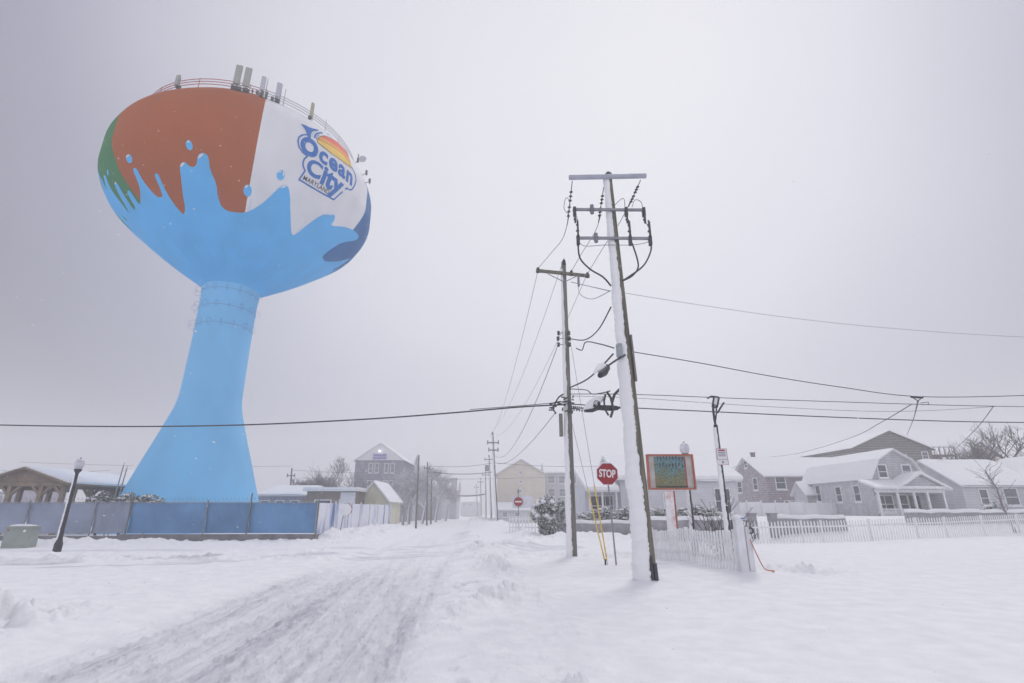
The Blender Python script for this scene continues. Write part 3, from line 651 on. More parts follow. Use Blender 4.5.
for (y0, xl, xr, ins) in ((209.5, 574, 644, (574.5, 592, 626, 643.5)), (238, 577, 650.5, (578, 596, 630, 650))):
    mb = MB(); pl, pr = locn(xl, y0), locn(xr, y0+.5); mb.bar(pl, pr, .07, .075); mb.build('crossarm', M['steel'], main)
    for k, x in enumerate(ins):
        mb = MB(); p = pl.lerp(pr, (x-xl)/(xr-xl)); big = x > xr-25 or k == 0
        if big:
            up = -1 if y0 < 220 else 1
            insulator(mb, p+Vector((0, 0, .02*up)), up, .45 if up < 0 else .62, .07); mb.box(p+Vector((0, -.06, up*.3)), (.05, .07, .4 if up < 0 else .5)); mb.box(p+Vector((0, 0, -.08)), (.09, .12, .3))
        else: mb.cyl(p-Vector((0, 0, .14)), p+Vector((0, 0, .16)), .06, n=8); mb.ball(p, .1, n=8, m=6)
        mb.build('insulator', M['darksteel'] if big else M['insul'], main)
def jump(pl, parent, r=.018, m='cable'):
    mb = MB(); Q = []
    P = [Vector(p) for p in pl]
    for i in range(len(P)-1):      # Catmull-Rom
        p0_, p1_, p2_, p3_ = P[max(i-1, 0)], P[i], P[i+1], P[min(i+2, len(P)-1)]
        for k in range(6):
            t = k/6; Q.append(.5*((2*p1_)+(p2_-p0_)*t+(2*p0_-5*p1_+4*p2_-p3_)*t*t+(3*p1_-p0_-3*p2_+p3_)*t**3))
    Q.append(P[-1]); mb.tube(Q, r, 6); return mb.build('jumper_wire', M[m], parent, fix=False)
def L2(lst, Y=None, dy=-.2): return [locn(x, y, -dy) for x, y in lst]
jump(L2([(578, 243), (580, 258), (590, 269), (603, 277), (611, 286)]), main, .026)
jump(L2([(632, 243), (637, 258), (638, 268), (632, 276), (622, 281)]), main, .026)
jump(L2([(650, 240), (651, 250), (644, 265), (630, 276), (622, 281)]), main, .026)
jump(L2([(578, 241), (585, 246), (605, 245), (630, 245), (645, 243), (650, 240)]), main, .010, 'wire')
jump(L2([(614, 206), (620, 200), (624, 199), (625, 208)]), main, .010, 'wire')
jump(L2([(632, 207), (635, 200), (641, 202), (643, 210)]), main, .010, 'wire')
jump(L2([(574, 210), (577, 218), (578, 228), (578, 236)]), main, .012, 'wire')
jump(L2([(626, 219), (629, 225), (630, 232)]), main, .012, 'wire'); jump(L2([(643, 219), (648, 226), (650, 232)]), main, .012, 'wire')
jump(L2([(568, 214), (564, 208), (566, 198), (570, 202), (569, 212)]), main, .010, 'wire')
# suspension strings under the top arm
for (x, y, x2, y2) in ((572.5, 180, 569, 216), (641, 179, 632, 198), (604, 186, 601, 214)):
    mb = MB(); A_, B_ = loc(x, y)+Vector((0, .05, 0)), loc(x2, y2)+Vector((0, .5, 0)); mb.cyl(A_, B_, .014, n=6)
    for f in (.25, .35, .45, .6, .7, .8): mb.lathe(A_.lerp(B_, f), [(.015, -.04), (.06, -.01), (.015, .04)], 8)
    mb.build('insulator_string', M['darksteel'], main)
# conduit and box at the foot, riser shield, side box, street lamp head
mb = MB(); mb.bar(locn(650.2, 556, .22), locn(652.6, 580, .22), .07, .06); mb.cyl(locn(654.5, 563, .2), locn(656.8, 580, .2)+Vector((0, 0, -.08)), .055, n=8); mb.build('riser_guard', M['darksteel'], main)
mb = MB(); mb.bar(mainx(336)+Vector((.15, -.08, 0)), mainx(382)+Vector((.16, -.1, 0)), .05, .1); mb.build('riser_conduit', M['greywood'], main)
mb = MB(); c = mainx(353)+Vector((-.26, -.25, 0)); mb.box(c, (.14, .2, .36)); mb.build('meter_box', mat('box_grey', s2l(150, 158, 164), .6, .05, snow_up=.8, snow_wind=.3), main)
lampc = locn(606, 368, .7)+Vector((0, 0, 0))
mb = MB(); mb.tube(curve3(mainx(357)+Vector((-.1, -.2, 0)), lampc+Vector((.15, .2, .18)), lampc+Vector((.05, .05, .05))), .03, 6)
mb.ball(lampc, .16, n=10, m=8, sc=(.7, .7, .7)); mb.tube([lampc, lampc+Vector((-.12, -.25, -.18)), lampc+Vector((-.26, -.5, -.34))], .1, 10, 0, True, [.10, .12, .07])
mb.build('lamp_head', M['darksteel'], main)
mb = MB(); mb.tube([lampc+Vector((-.05, -.1, .05)), lampc+Vector((-.2, -.3, -.04)), lampc+Vector((-.42, -.55, -.28))], .1, 8, 0, True, [.05, .10, .03]); mb.build('snow_cap', SNOW, main)

# second pole
p2 = GP(572.5, 559)
second = thing('utility_pole', 'straight wooden utility pole standing left of the stop sign, with one short crossarm', 'utility pole', p2, group='utility poles along the street')
def loc2(px, py, Y=None): return at(px, py, Y or p2.y)-p2
def loc2n(px, py, d=.2): return at(px, py, p2.y-d)-p2
t2 = loc2(563.5, 262)
bb = Vector((.04, 0, -.1))
mb = MB(); mb.tube([bb.lerp(t2, f) for f in np.linspace(0, 1, 10)], .15, 14, 0, True, [.147-.045*f for f in np.linspace(0, 1, 10)]); mb.build('pole_shaft', M['greywood'], second)
mb = MB(); crust(mb, bb+Vector((-.01, 0, 0)), t2+Vector((0, 0, -.4)), .150, .102, .75, half=1.12, rows=160, seed=3, half1=.80, th1=.35); mb.build('snow_crust', MATS['plastered_snow'], second)
A2, B2 = loc2n(536, 270.5, .16), loc2n(589.5, 276, .16)
mb = MB(); mb.bar(A2, B2, .10, .13); mb.build('crossarm', M['wood'], second)
mb = MB()
for x, y in ((548, 274), (577, 276)): mb.bar(loc2n(x, y, .2), loc2n(564.5, 282, .12), .03, .03)
mb.build('arm_brace', M['steel'], second)
for x, y in ((538, 270), (571.5, 273), (587.5, 275), (564, 262)):
    mb = MB(); insulator(mb, loc2n(x, y, .16)-Vector((0, 0, .12)), 1, .26, .10); mb.build('insulator', M['darksteel'], second)
mb = MB(); mb.box(loc2n(578.5, 281, .2), (.09, .1, .5)); mb.build('cutout_fuse', M['insul'], second)
for (y, ds) in ((333, (558.5, 569)), (338.5, (558, 569.5)), (344.5, (558.5, 569.5))):
    for x in ds:
        mb = MB(); p = loc2n(x, y, .18); mb.lathe(p, [(.03, -.1), (.07, -.05), (.04, 0), (.07, .05), (.02, .1)], 8); mb.bar(p, loc2n(564.5, y, .05), .02, .02); mb.build('insulator', M['darksteel'], second)
mb = MB(); mb.box(loc2n(561, 425, .2), (.14, .12, .9)); mb.build('drop_terminal', M['greywood'], second)
mb = MB()
for k in range(26):
    x = 553+rnd.random()*22; y = 398+rnd.random()*14; p = loc2(x, y)+Vector((0, -.15-.15*rnd.random(), 0)); q = p+Vector((rnd.uniform(-.3, .3), 0, rnd.uniform(-.14, .14))); mb.bar(p, q, .05, .045)
mb.build('bracket', M['darksteel'], second)
jump([p-Vector((0, 0, 0)) for p in [loc2(566, 393), loc2(559, 397), loc2(555, 404), loc2(553, 408), loc2(556, 414)]], second, .03)

# pole to pole cables near the camera
mw = lambda x, y, Y=None: at(x, y, Y or mp0.y-.2); sw = lambda x, y: at(x, y, p2.y-.15)
def poly_wire(label, pts, r, m='cable', nm='power_line', cat='power line', group=None):
    P = [Vector(p) for p in pts]; Q = []
    for i in range(len(P)-1):
        a_, b_, c_, d_ = P[max(i-1, 0)], P[i], P[i+1], P[min(i+2, len(P)-1)]
        for k in range(8):
            t = k/8; Q.append(.5*((2*b_)+(c_-a_)*t+(2*a_-5*b_+4*c_-d_)*t*t+(3*b_-a_-3*c_+d_)*t**3))
    Q.append(P[-1]); mb = MB(); mb.tube(Q, r, 6); return tag(mb.build(nm, M[m], fix=False), label, cat, group)
def lerpY(x, y, f): return at(x, y, p2.y+(mp0.y-p2.y)*f)
poly_wire('black cable curving up from the second pole to the main pole above the lamp head', [lerpY(567, 338, 0), lerpY(584, 340, .4), lerpY(598, 330, .7), lerpY(611, 307, .97)], .022)
poly_wire('black cable curving from the second pole up to the small box on the main pole', [lerpY(569, 388, 0), lerpY(586, 380, .4), lerpY(600, 368, .75), lerpY(613, 354, .97)], .028)
poly_wire('kinked thin wire end left of the main pole below the crossarms', [lerpY(576, 348, .5), lerpY(582, 350, .5), lerpY(586, 342, .55), lerpY(600, 344, .8), lerpY(614, 348, .97)], .02)
poly_wire('thin drooping wire between the second pole and the main pole', [lerpY(578, 284, 0), lerpY(580, 294, .3), lerpY(592, 299, .6), lerpY(610, 291, .97)], .011, 'wire')
poly_wire('straight thin wire from the short crossarm to the main pole', [lerpY(571, 282, 0), lerpY(610, 291, .97)], .018, 'steel')
poly_wire('thin line joining the left ends of the top arm and the short crossarm', [lerpY(569, 216, .97), lerpY(563, 238, .6), lerpY(552, 252, .3), lerpY(538.5, 268, 0)], .012, 'wire')
poly_wire('thin line from the middle of the top arm down to the short crossarm', [lerpY(601, 214, .97), lerpY(595, 232, .6), lerpY(582, 253, .25), lerpY(571.5, 271, 0)], .012, 'wire')
poly_wire('thin line joining the right ends of the top arm and the short crossarm', [lerpY(632, 198, .97), lerpY(620, 222, .7), lerpY(603, 248, .4), lerpY(588, 273, 0)], .012, 'wire')
poly_wire('slack cable pair between the second pole and the splice case', [lerpY(570, 389, 0), lerpY(586, 390, .4), lerpY(592, 394, .5), lerpY(602, 393, .65), lerpY(610, 391, .8)], .018)
# splice case with snow and coils
spl = lerpY(603, 405, .62)
sp = thing('cable_splice_case', 'snow-topped black cable splice case with coiled slack hanging between the two near poles', 'cable splice', spl)
def ls(x, y): return lerpY(x, y, .62)-spl
mb = MB(); mb.tube([ls(585.5, 411), ls(592, 410), ls(598, 408)], .1, 10, 0, True, [.05, .08, .07]); mb.tube([ls(597, 407.5), ls(612, 408), ls(618, 408)], .1, 10, 0, True, [.09, .10, .07]); mb.cyl(ls(618, 408), ls(621, 407), .04, n=6); mb.build('case_body', M['darksteel'], sp)
mb = MB(); mb.tube([ls(583.5, 409), ls(590, 405.5), ls(598, 400), ls(605, 397)], .15, 8, 0, True, [.04, .15, .15, .03]); mb.build('snow_cap', SNOW, sp)
mb = MB()
for (cx, cy, rx, ry) in ((596, 405, 3.2, 3.6), (596, 405, 2, 2.4)): mb.tube([ls(cx+rx*math.cos(a), cy+ry*math.sin(a))+Vector((0, -.12, 0)) for a in np.linspace(0, 6.28, 16)], .025, 6)
mb.tube([ls(x, y)+Vector((0, -.1, 0)) for x, y in ((605, 395), (603.5, 402), (604.5, 410), (608, 416))], .035, 6)
mb.tube([ls(x, y)+Vector((0, -.1, 0)) for x, y in ((606, 392), (610, 398), (612, 406), (612, 412), (610, 418))], .04, 6)
mb.tube([ls(x, y)+Vector((0, -.1, 0)) for x, y in ((619, 390), (614, 395), (611.5, 403))], .045, 6)
mb.build('cable_coil', M['darksteel'], sp)
mb = MB()
for k in range(9): mb.bar(ls(569+k*1.9, 406+.3*k), ls(570.3+k*1.9, 406.4+.3*k), .05, .06)
for k in range(6): mb.bar(ls(571+k*2.6, 409+.35*k), ls(572.2+k*2.6, 409.6+.35*k), .05, .06)
mb.build('cable_lashing', M['darksteel'], sp)
# long span to the left, and those to the right
def far_wire(label, px, r, m='cable'): return poly_wire(label, [at(*p) for p in px], r, m)
far_wire('thick black cable spanning left across the water tower stem', [(-260, 414, 27), (-120, 421.5, 25.5), (0, 425, 24.4), (120, 426.5, 23.4), (240, 425, 22.4), (360, 419.5, 21.6), (450, 413, 21), (520, 407, 20.6), (566, 404.5, 20.3)], .030)
far_wire('thin wire just above the thick cable, left of the second pole', [(470, 409.5, 21), (530, 405, 20.5), (566, 401.5, 20.3)], .014)
far_wire('black cable from the second pole to the right below the parallel wires', [(570, 404, 20.3), (636, 408, 20.4), (720, 412, 20.8), (830, 417, 21.5), (940, 421, 22.3), (1024, 422.5, 23), (1200, 424, 25)], .022)
far_wire('upper wire of the parallel pair right of the main pole', [(570, 394, 20.3), (636, 394.5, 20.4), (740, 398.5, 20.8), (860, 402.5, 21.5), (960, 405.5, 22.3), (1100, 408, 24)], .015)
far_wire('faint lower wire of the parallel pair right of the main pole', [(572, 396, 20.3), (636, 398, 20.4), (740, 405, 20.8), (860, 411, 21.5), (930, 410.5, 22), (995, 406.5, 22.6)], .009, 'wire')
far_wire('black service cable sagging from the main pole to the small splice on the right', [(634, 352, 14.6), (700, 363, 15.2), (770, 376, 16), (840, 387, 16.8), (918, 396.5, 17.6), (1024, 395.5, 18.5), (1150, 390, 20)], .014)
far_wire('high thin wire running right from the crossarms of the main pole', [(600, 289, 14.6), (700, 305, 16), (800, 319, 17.4), (900, 329, 18.8), (1024, 337, 20.4), (1180, 341, 23)], .007, 'wire')
far_wire('service drop falling left from the small splice toward the roofs', [(912, 404, 17.6), (880, 423, 26), (850, 438, 36), (800, 453, 52), (770, 457, 66)], .018, 'wire')
far_wire('short service drop falling to the big brown roof', [(918, 401, 17.6), (913, 420, 40), (907, 435, 70)], .03, 'wire')
far_wire('service drop falling left from the parallel pair near the right edge', [(993, 407, 22.6), (975, 430, 30), (952, 452, 46)], .018, 'wire')
mb = MB(); c = at(917, 397.5, 17.55)
mb.cyl(c+Vector((-.2, 0, .02)), c+Vector((.2, 0, .0)), .04, n=8); mb.tube([c+Vector((-.15, 0, 0)), c+Vector((0, 0, -.12)), c+Vector((.18, 0, 0))], .02, 6); mb.tube([c+Vector((.05, 0, -.2)), c+Vector((.35, 0, -.16)), c+Vector((.36, 0, -.24)), c+Vector((.12, 0, -.26))], .012, 6)
tag(mb.build('cable_clamp', M['darksteel']), 'small clamp where the service drops leave the black cable on the right', 'cable clamp')

# third and further poles down the street
def far_pole(px, base_py, top_py, Y, label, arms=(), r=.14, trans=None, crustit=True):
    b = at(px[0], base_py, Y); b.z = 0.0; tt = at(px[1], top_py, Y)
    o = thing('utility_pole', label, 'utility pole', (b.x, b.y, 0), group='utility poles along the street')
    t_ = tt-b; mb = MB(); mb.cyl((0, 0, 0), t_, r*1.2, r*.8, 10); mb.build('pole_shaft', M['greywood'], o)
    if crustit: mb = MB(); crust(mb, (-.02, 0, 0), t_*.97, r*1.22, r*.84, .25, rows=30, seed=int(Y)); mb.build('snow_crust', MATS['plastered_snow'], o)
    for (f, w) in arms:
        mb = MB(); c = t_*f; mb.bar(c+Vector((-w/2, -.15, 0)), c+Vector((w/2, -.15, 0)), .12, .13)
        for s_ in (-1, 1): mb.cyl(c+Vector((s_*w*.47, -.15, -.2)), c+Vector((s_*w*.47, -.15, .3)), .07, n=6)
        mb.build('crossarm', M['greywood'], o)
    if trans: mb = MB(); c = t_*trans; mb.cyl(c+Vector((-.45, -.1, -.5)), c+Vector((-.45, -.1, .5)), .32, n=12); mb.build('transformer', M['steel'], o)
    return o
far_pole((497.5, 492.5), 525, 432, 64, 'third pole down the street, tall with two short arms, left of the yellow gable house', ((.88, 1.4), (.80, 1.2)), .13)
far_pole((491.5, 489), 522, 455, 92, 'pole with a transformer just left of the third tall pole', ((.93, 1.6),), .13, .80)
far_pole((486, 485.5), 519, 470, 112, 'faint pole left of the transformer pole on the street', ((.9, 1.4),), .13)
far_pole((481, 480.5), 518, 478, 135, 'fainter distant pole on the right side of the street end', ((.9, 1.4),), .16)
far_pole((477, 476.5), 517, 484, 160, 'faintest most distant pole at the street end', ((.9, 1.4),), .16)
far_pole((416, 419), 526, 455, 58, 'dark bare pole in front of the snowy trees left of the street', (), .095, None, False)
far_pole((427, 427.5), 523, 462, 72, 'shorter dark pole close behind the bare one left of the street', ((.9, .8),), .10, None, False)
far_pole((431, 432), 522, 468, 80, 'third pole of the left row, hung with cross wires', ((.92, 1.0),), .10, None, False)
far_pole((288.5, 292), 515, 468, 75, 'thin pole with a small arm behind the blue fence right of the water tower', ((.86, 1.1),), .12, None, False)
# lines going down the street
for k, (a_, b_, lb) in enumerate((
        ((538.5, 268), (489, 436), 'line down the street from the left end of the short crossarm'),
        ((564, 258), (492.5, 430), 'line down the street from the top of the second pole'),
        ((587.5, 273), (496, 436), 'line down the street from the right end of the short crossarm'),
        ((558, 345), (492, 452), 'lower cable down the street from the spool insulators of the second pole'),
        ((556, 412), (493, 461), 'lowest cable down the street from the bracket of the second pole'))):
    A_ = sw(*a_); B_ = at(b_[0], b_[1], 64)
    wire(lb, [A_, B_], .010 if k < 3 else .014, (1.6, 1.4, 1.6, 2.2, 1.0)[k], M['wire'] if k < 3 else M['cable'], 'lines running down the street')
for k, (ya, yb, xa, xb, Y, r) in enumerate(((466, 463, 432, 492, 78, .03), (472, 472, 432, 492, 76, .045), (478, 477, 300, 560, 88, .022), (495, 494, 452, 486, 120, .13), (462, 466, 20, 292, 80, .02), (470, 472, 292, 427, 84, .022), (463, 465, 497, 620, 66, .022), (470, 464, 690, 745, 58, .02), (470, 470, 0, 110, 60, .015))):
    wire(['thin wire high across the street between the pole rows', 'thicker wire across the street below the highest one', 'long faint wire across the houses behind the street', 'heavy snowy bundle across the far end of the street', 'faint wire behind the water tower stem', 'faint wire between the thin pole and the left pole row', 'wire crossing in front of the yellow gable house', 'wire reaching the mauve house', 'faint wire above the pavilion roof'][k],
         [at(xa, ya, Y), at(xb, yb, Y)], r, .3, M['wire'], 'wires across the streets')
# guy wires with yellow guards
ga = GP(605.7, 565)
for k, (x, y, tx, ty, lb) in enumerate(((587, 486, 567, 402, 'left of the two guy wires, its yellow guard leaning toward the second pole'), (594, 483, 563.5, 300, 'right of the two guy wires, its yellow guard the steeper'))):
    o = thing('guy_wire', lb, 'guy wire', ga, group='guy wires of the second pole')
    f0 = Vector((0, 0, 0)) if k == 0 else Vector((.06, -.03, 0)); T_ = sw(tx, ty)-ga
    d = (T_-f0); L_ = d.length; d.normalize()
    mb = MB(); mb.cyl(f0-d*.15, f0+d*L_, .008, n=5); mb.build('strand', M['wire'], o)
    mb = MB(); mb.cyl(f0+d*.15, f0+d*2.65, .024, n=8); mb.build('guard', M['yellow'], o)
mb = MB(); mb.cyl((-.01, 0, -.2), (0, 0, .18), .03, n=6); mb.build('anchor_rod', M['darksteel'], o)

# ------------------------------------------------------------------ lettering helper
def text_part(txt, size, m, parent, mtx, name='lettering', bold=.0, ext=.004, align='CENTER', sx=1.0):
    cu = bpy.data.curves.new(name, 'FONT'); cu.body = txt; cu.size = size; cu.offset = bold; cu.extrude = ext; cu.align_x = align; cu.align_y = 'CENTER'
    ob = bpy.data.objects.new(name, cu); COL.objects.link(ob); bpy.context.view_layer.update()
    me = bpy.data.meshes.new_from_object(ob.evaluated_get(bpy.context.evaluated_depsgraph_get()))
    me.transform(mtx @ Matrix.Diagonal((sx, 1, 1, 1))); me.materials.clear(); me.materials.append(m); me.name = name
    bpy.data.objects.remove(ob); bpy.data.curves.remove(cu)
    o = bpy.data.objects.new(name, me); COL.objects.link(o); o.parent = parent; return o
FACE = Matrix.Rotation(math.pi/2, 4, 'X')            # text plane turned to face -Y
def octagon(mb, c, R, y0, y1):
    mb.prism([(c[0]+R*math.cos(math.pi/8+k*math.pi/4), c[2]+R*math.sin(math.pi/8+k*math.pi/4)) for k in range(8)], 'y', c[1]+y0, c[1]+y1)
# ------------------------------------------------------------------ stop sign
sb = GP(616.5, 565)
stop = thing('stop_sign', 'red octagonal stop sign on a thin steel post between the two near utility poles', 'stop sign', sb)
h = (at(607, 474, sb.y)-sb); lean = h.x
mb = MB(); mb.bar((0, 0, -.2), (lean, .0, h.z+.2), .05, .035); mb.build('post', M['steel'], stop)
mb = MB(); octagon(mb, (lean, -.05, h.z), .40, -.004, .006); mb.build('sign_rim', M['signwhite'], stop)
mb = MB(); octagon(mb, (lean, -.05, h.z), .383, -.010, -.0045); fc = mb.build('sign_face', M['red'], stop)
text_part('STOP', .36, M['signwhite'], fc, Matrix.Translation((lean-.005, -.064, h.z)) @ Matrix.Rotation(.06, 4, 'Y') @ FACE, bold=.011, sx=.66)
mb = MB(); mb.tube([(lean-.27, -.05, h.z+.30), (lean-.1, -.06, h.z+.39), (lean+.12, -.05, h.z+.385)], .03, 8, 0, True, [.01, .022, .008]); mb.build('snow_cap', SNOW, stop)
for zz in (h.z-.31, h.z+.31): mb = MB(); mb.cyl((lean, -.07, zz), (lean, -.055, zz), .012, n=6); mb.build('bolt', M['steel'], stop)
# snowed stop sign on the far left corner
sb = GP(338, 540); hh = at(346.5, 509.5, sb.y)-sb
o = thing('stop_sign', 'small far stop sign blinded by snow, before the whitened fence', 'stop sign', sb)
mb = MB(); mb.bar((0, 0, -.2), (hh.x-.1, 0, hh.z+.2), .05, .04); mb.build('post', M['steel'], o)
mb = MB(); octagon(mb, (hh.x, -.05, hh.z), .42, -.01, .01); mb.build('sign_face', M['red'], o)
mb = MB(); mb.prism([(hh.x-.03+.395*math.cos(a), hh.z-.01+.395*math.sin(a)) for a in np.linspace(0, 6.28, 15)[:-1]], 'y', -.085, -.061); mb.build('snow_crust', SNOW, o)
# do not enter sign
sb = GP(518.5, 533); sb.y = 46; sb = at(518.5, 533, 46); sb.z = .0; hh = at(518.5, 501.7, 46)-sb
o = thing('road_sign', 'round red no-entry sign with a white bar on a thin post beside the snowy bush', 'road sign', sb)
mb = MB(); mb.bar((0, 0, -.2), (0, 0, hh.z+1.1), .06, .05); mb.build('post', M['steel'], o)
mb = MB(); mb.box((.35, .04, hh.z-.02), (1.75, .02, 1.0)); mb.build('backing_panel', mat('snowed_panel', (.68, .69, .76), .8, .06), o)
mb = MB(); mb.prism([(.38*math.cos(a), hh.z+.38*math.sin(a)) for a in np.linspace(0, 2*math.pi, 25)[:-1]], 'y', -.07, -.05); fc = mb.build('sign_face', M['red'], o)
mb = MB(); mb.box((0, -.078, hh.z), (.56, .012, .12)); mb.build('bar_mark', M['signwhite'], fc)
mb = MB(); mb.box((0, -.05, hh.z+.85), (.2, .03, .25)); mb.build('small_plate', M['steel'], o)

# ------------------------------------------------------------------ lamp posts
def lamp_post(base, hgt, label):
    o = thing('street_lamp', label, 'street lamp', base, group='black acorn-globe street lamps')
    mb = MB(); mb.lathe((0, 0, 0), [(.16, -.1), (.16, .35), (.13, .42), (.10, .55), (.085, .9), (.065, hgt-.75), (.06, hgt-.62)], 14); mb.build('post', M['blackpole'], o)
    mb = MB(); mb.lathe((0, 0, hgt-.66), [(.06, -.02), (.09, .05), (.15, .14), (.16, .2), (.10, .2)], 14); mb.build('lamp_collar', M['blackpole'], o)
    mb = MB(); mb.lathe((0, 0, hgt-.46), [(.12, 0), (.19, .12), (.205, .25), (.17, .38), (.09, .46), (0, .48)], 16); mb.build('globe', mat('frosted_globe', s2l(196, 198, 208), .3, .12, 6, snow_up=.7, snow_wind=.7, snow_scale=8), o)
    mb = MB(); crust(mb, (-.01, 0, .5), (0, 0, hgt-.8), .09, .068, .5, wind=Vector((-.97, -.2, 0)), half=1.2, rows=40, seed=int(hgt*10)); mb.build('snow_crust', MATS['plastered_snow'], o)
    mb = MB(); mb.ball((0, 0, hgt+.03), .035, n=8, m=6); mb.build('finial', M['blackpole'], o)
    return o
b = GP(56.5, 552); lamp_post(b, (at(79, 459, b.y)-b).z, 'black street lamp in front of the blue-screened fence, far left')
b = at(693, 530, 22.2); b.z = gz(b.x, b.y); lamp_post(b, (at(688, 443, b.y)-b).z, 'black street lamp rising behind the orange-framed picture sign')
# floodlight pole with parking sign
b = at(728, 530, 17.6); b.z = gz(b.x, b.y); T_ = at(715.5, 425, 17.6)-b
o = thing('floodlight_pole', 'black pole with a floodlight arm and a small parking notice behind the picket fence', 'light pole', b)
mb = MB(); mb.cyl((0, 0, -.1), T_, .085, .07, 12); mb.build('post', M['blackpole'], o)
mb = MB(); crust(mb, (-.01, 0, 0), T_*.98, .087, .072, .45, wind=Vector((-.97, -.25, 0)), half=1.25, rows=50, seed=9); mb.build('snow_crust', MATS['plastered_snow'], o)
la = lambda x, y: at(x, y, 17.6)-b
mb = MB(); mb.tube([T_, la(714.5, 420), la(713.2, 410), la(713.5, 404)], .04, 8); mb.tube([la(715.5, 421), la(716.5, 412), la(716, 405)], .025, 8); mb.tube([la(717.5, 413), la(721, 407), la(724, 402.5)], .03, 6); mb.tube([la(707.5, 398.5), la(711, 396.2), la(718, 397)], .03, 6); mb.build('lamp_arm', M['blackpole'], o)
mb = MB(); q = [la(714, 396.5), la(719, 397.5), la(717, 407.5), la(712.3, 407)]
for i in range(4): mb.bar(q[i], q[(i+1) % 4], .05, .045)
hd = mb.build('lamp_head', M['blackpole'], o)
mb = MB(); mb.add(list(q)+[p+Vector((0, .04, 0)) for p in q], [(0, 1, 2, 3), (7, 6, 5, 4), (0, 4, 5, 1), (1, 5, 6, 2), (2, 6, 7, 3), (3, 7, 4, 0)]); mb.build('lens', M['signwhite'], hd)
c = la(720.5, 462) ; c0 = la(720.5, 455)
mb = MB(); mb.box(c0+Vector((0, -.12, .02)), (.36, .015, .36)); mb.box(c0+Vector((0.01, -.12, -.25)), (.36, .015, .17)); pn = mb.build('notice_plate', M['signwhite'], o)
mb = MB()
for (x, z, w_, h_) in ((0, .195, .34, .01), (0, -.165, .34, .01), (-.17, .015, .01, .36), (.17, .015, .01, .36), (.01, -.333, .34, .01), (.18, -.25, .01, .17)): mb.box(c0+Vector((x, -.132, z+.0)), (w_, .006, h_))
mb.box(c0+Vector((0, -.132, .14)), (.22, .006, .05)); mb.build('border_mark', mat('faded_red', s2l(170, 70, 100), .5, .1), pn)
mb = MB()
for k in range(3): mb.box(c0+Vector((0, -.132, .07-.055*k)), (.24, .006, .022))
mb.box(c0+Vector((0, -.132, -.25)), (.05, .006, .07)); mb.build('text_mark', mat('faded_grey', s2l(120, 124, 135), .5, .1), pn)

# ------------------------------------------------------------------ picture sign
bs = at(669, 530, 20.4); bs.z = gz(bs.x, bs.y)
o = thing('picture_sign', 'faded painted sign in an orange frame on an orange post behind the picket fence', 'sign', bs)
Lb = lambda x, y: at(x, y, 20.4)-bs
q = [Lb(648.3, 490.3), Lb(695.3, 489), Lb(691.8, 454), Lb(646.5, 455)]
w_ = q[1].x-q[0].x; cx = (q[0].x+q[1].x+q[2].x+q[3].x)/4; cz = (q[0].z+q[1].z+q[2].z+q[3].z)/4; W2 = ((q[1]-q[0]).length+(q[2]-q[3]).length)/4; H2 = ((q[2]-q[1]).length+(q[3]-q[0]).length)/4
mb = MB(); mb.box((cx, 0, cz), (2*W2-.05, .12, 2*H2-.05)); mb.build('panel', mat('panel_cream', s2l(186, 180, 178), .7, .10, 2.5), o)
mb = MB(); t_ = .05
for sx in (-1, 1): mb.box((cx+sx*(W2-t_/2), -.03, cz), (t_, .24, 2*H2)); mb.box((cx, -.03, cz+sx*(H2-t_/2)), (2*W2-2*t_, .24, t_))
mb.build('frame', M['orange'], o)
# the painting: weathered blotches of blue, green and ochre
pm = bpy.data.materials.new('faded_painting'); pm.use_nodes = True; t = pm.node_tree; L = t.links.new; pr = t.nodes['Principled BSDF']; pr.inputs['Roughness'].default_value = .6
tc = N(t, 'ShaderNodeTexCoord'); sx = N(t, 'ShaderNodeSeparateXYZ'); L(tc.outputs['Object'], sx.inputs[0])
nz = N(t, 'ShaderNodeTexNoise'); nz.inputs['Scale'].default_value = 6; nz.inputs['Detail'].default_value = 8; nz.inputs['Roughness'].default_value = .8; L(tc.outputs['Object'], nz.inputs['Vector'])
mr = N(t, 'ShaderNodeMapRange'); mr.inputs[1].default_value = cz-H2; mr.inputs[2].default_value = cz+H2; L(sx.outputs[2], mr.inputs[0])
a1 = N(t, 'ShaderNodeMath', operation='MULTIPLY_ADD'); a1.inputs[1].default_value = 1.5; a1.inputs[2].default_value = -.75; L(nz.outputs[0], a1.inputs[0])
mr.inputs[3].default_value = .34; mr.inputs[4].default_value = .68
a2 = N(t, 'ShaderNodeMath', operation='ADD'); L(a1.outputs[0], a2.inputs[0]); L(mr.outputs[0], a2.inputs[1])
rp = N(t, 'ShaderNodeValToRGB'); E_ = rp.color_ramp.elements
E_[0].position = .05; E_[0].color = (*s2l(128, 118, 104), 1); E_[1].position = .95; E_[1].color = (*s2l(92, 112, 104), 1)
for p_, c_ in ((.18, (158, 128, 92)), (.30, (104, 112, 86)), (.42, (150, 140, 92)), (.54, (86, 122, 110)), (.66, (112, 158, 170)), (.78, (96, 104, 118))): e = E_.new(p_); e.color = (*s2l(*c_), 1)
L(a2.outputs[0], rp.inputs[0])
nv = N(t, 'ShaderNodeTexNoise'); nv.inputs['Scale'].default_value = 16; nv.inputs['Detail'].default_value = 5; nv.inputs['Roughness'].default_value = .8; L(tc.outputs['Object'], nv.inputs['Vector'])
rv = N(t, 'ShaderNodeValToRGB'); rv.color_ramp.elements[0].position = .36; rv.color_ramp.elements[1].position = .62; rv.color_ramp.elements[0].color = (.25, .24, .28, 1); rv.color_ramp.elements[1].color = (1.25, 1.2, 1.2, 1); L(nv.outputs[0], rv.inputs[0])
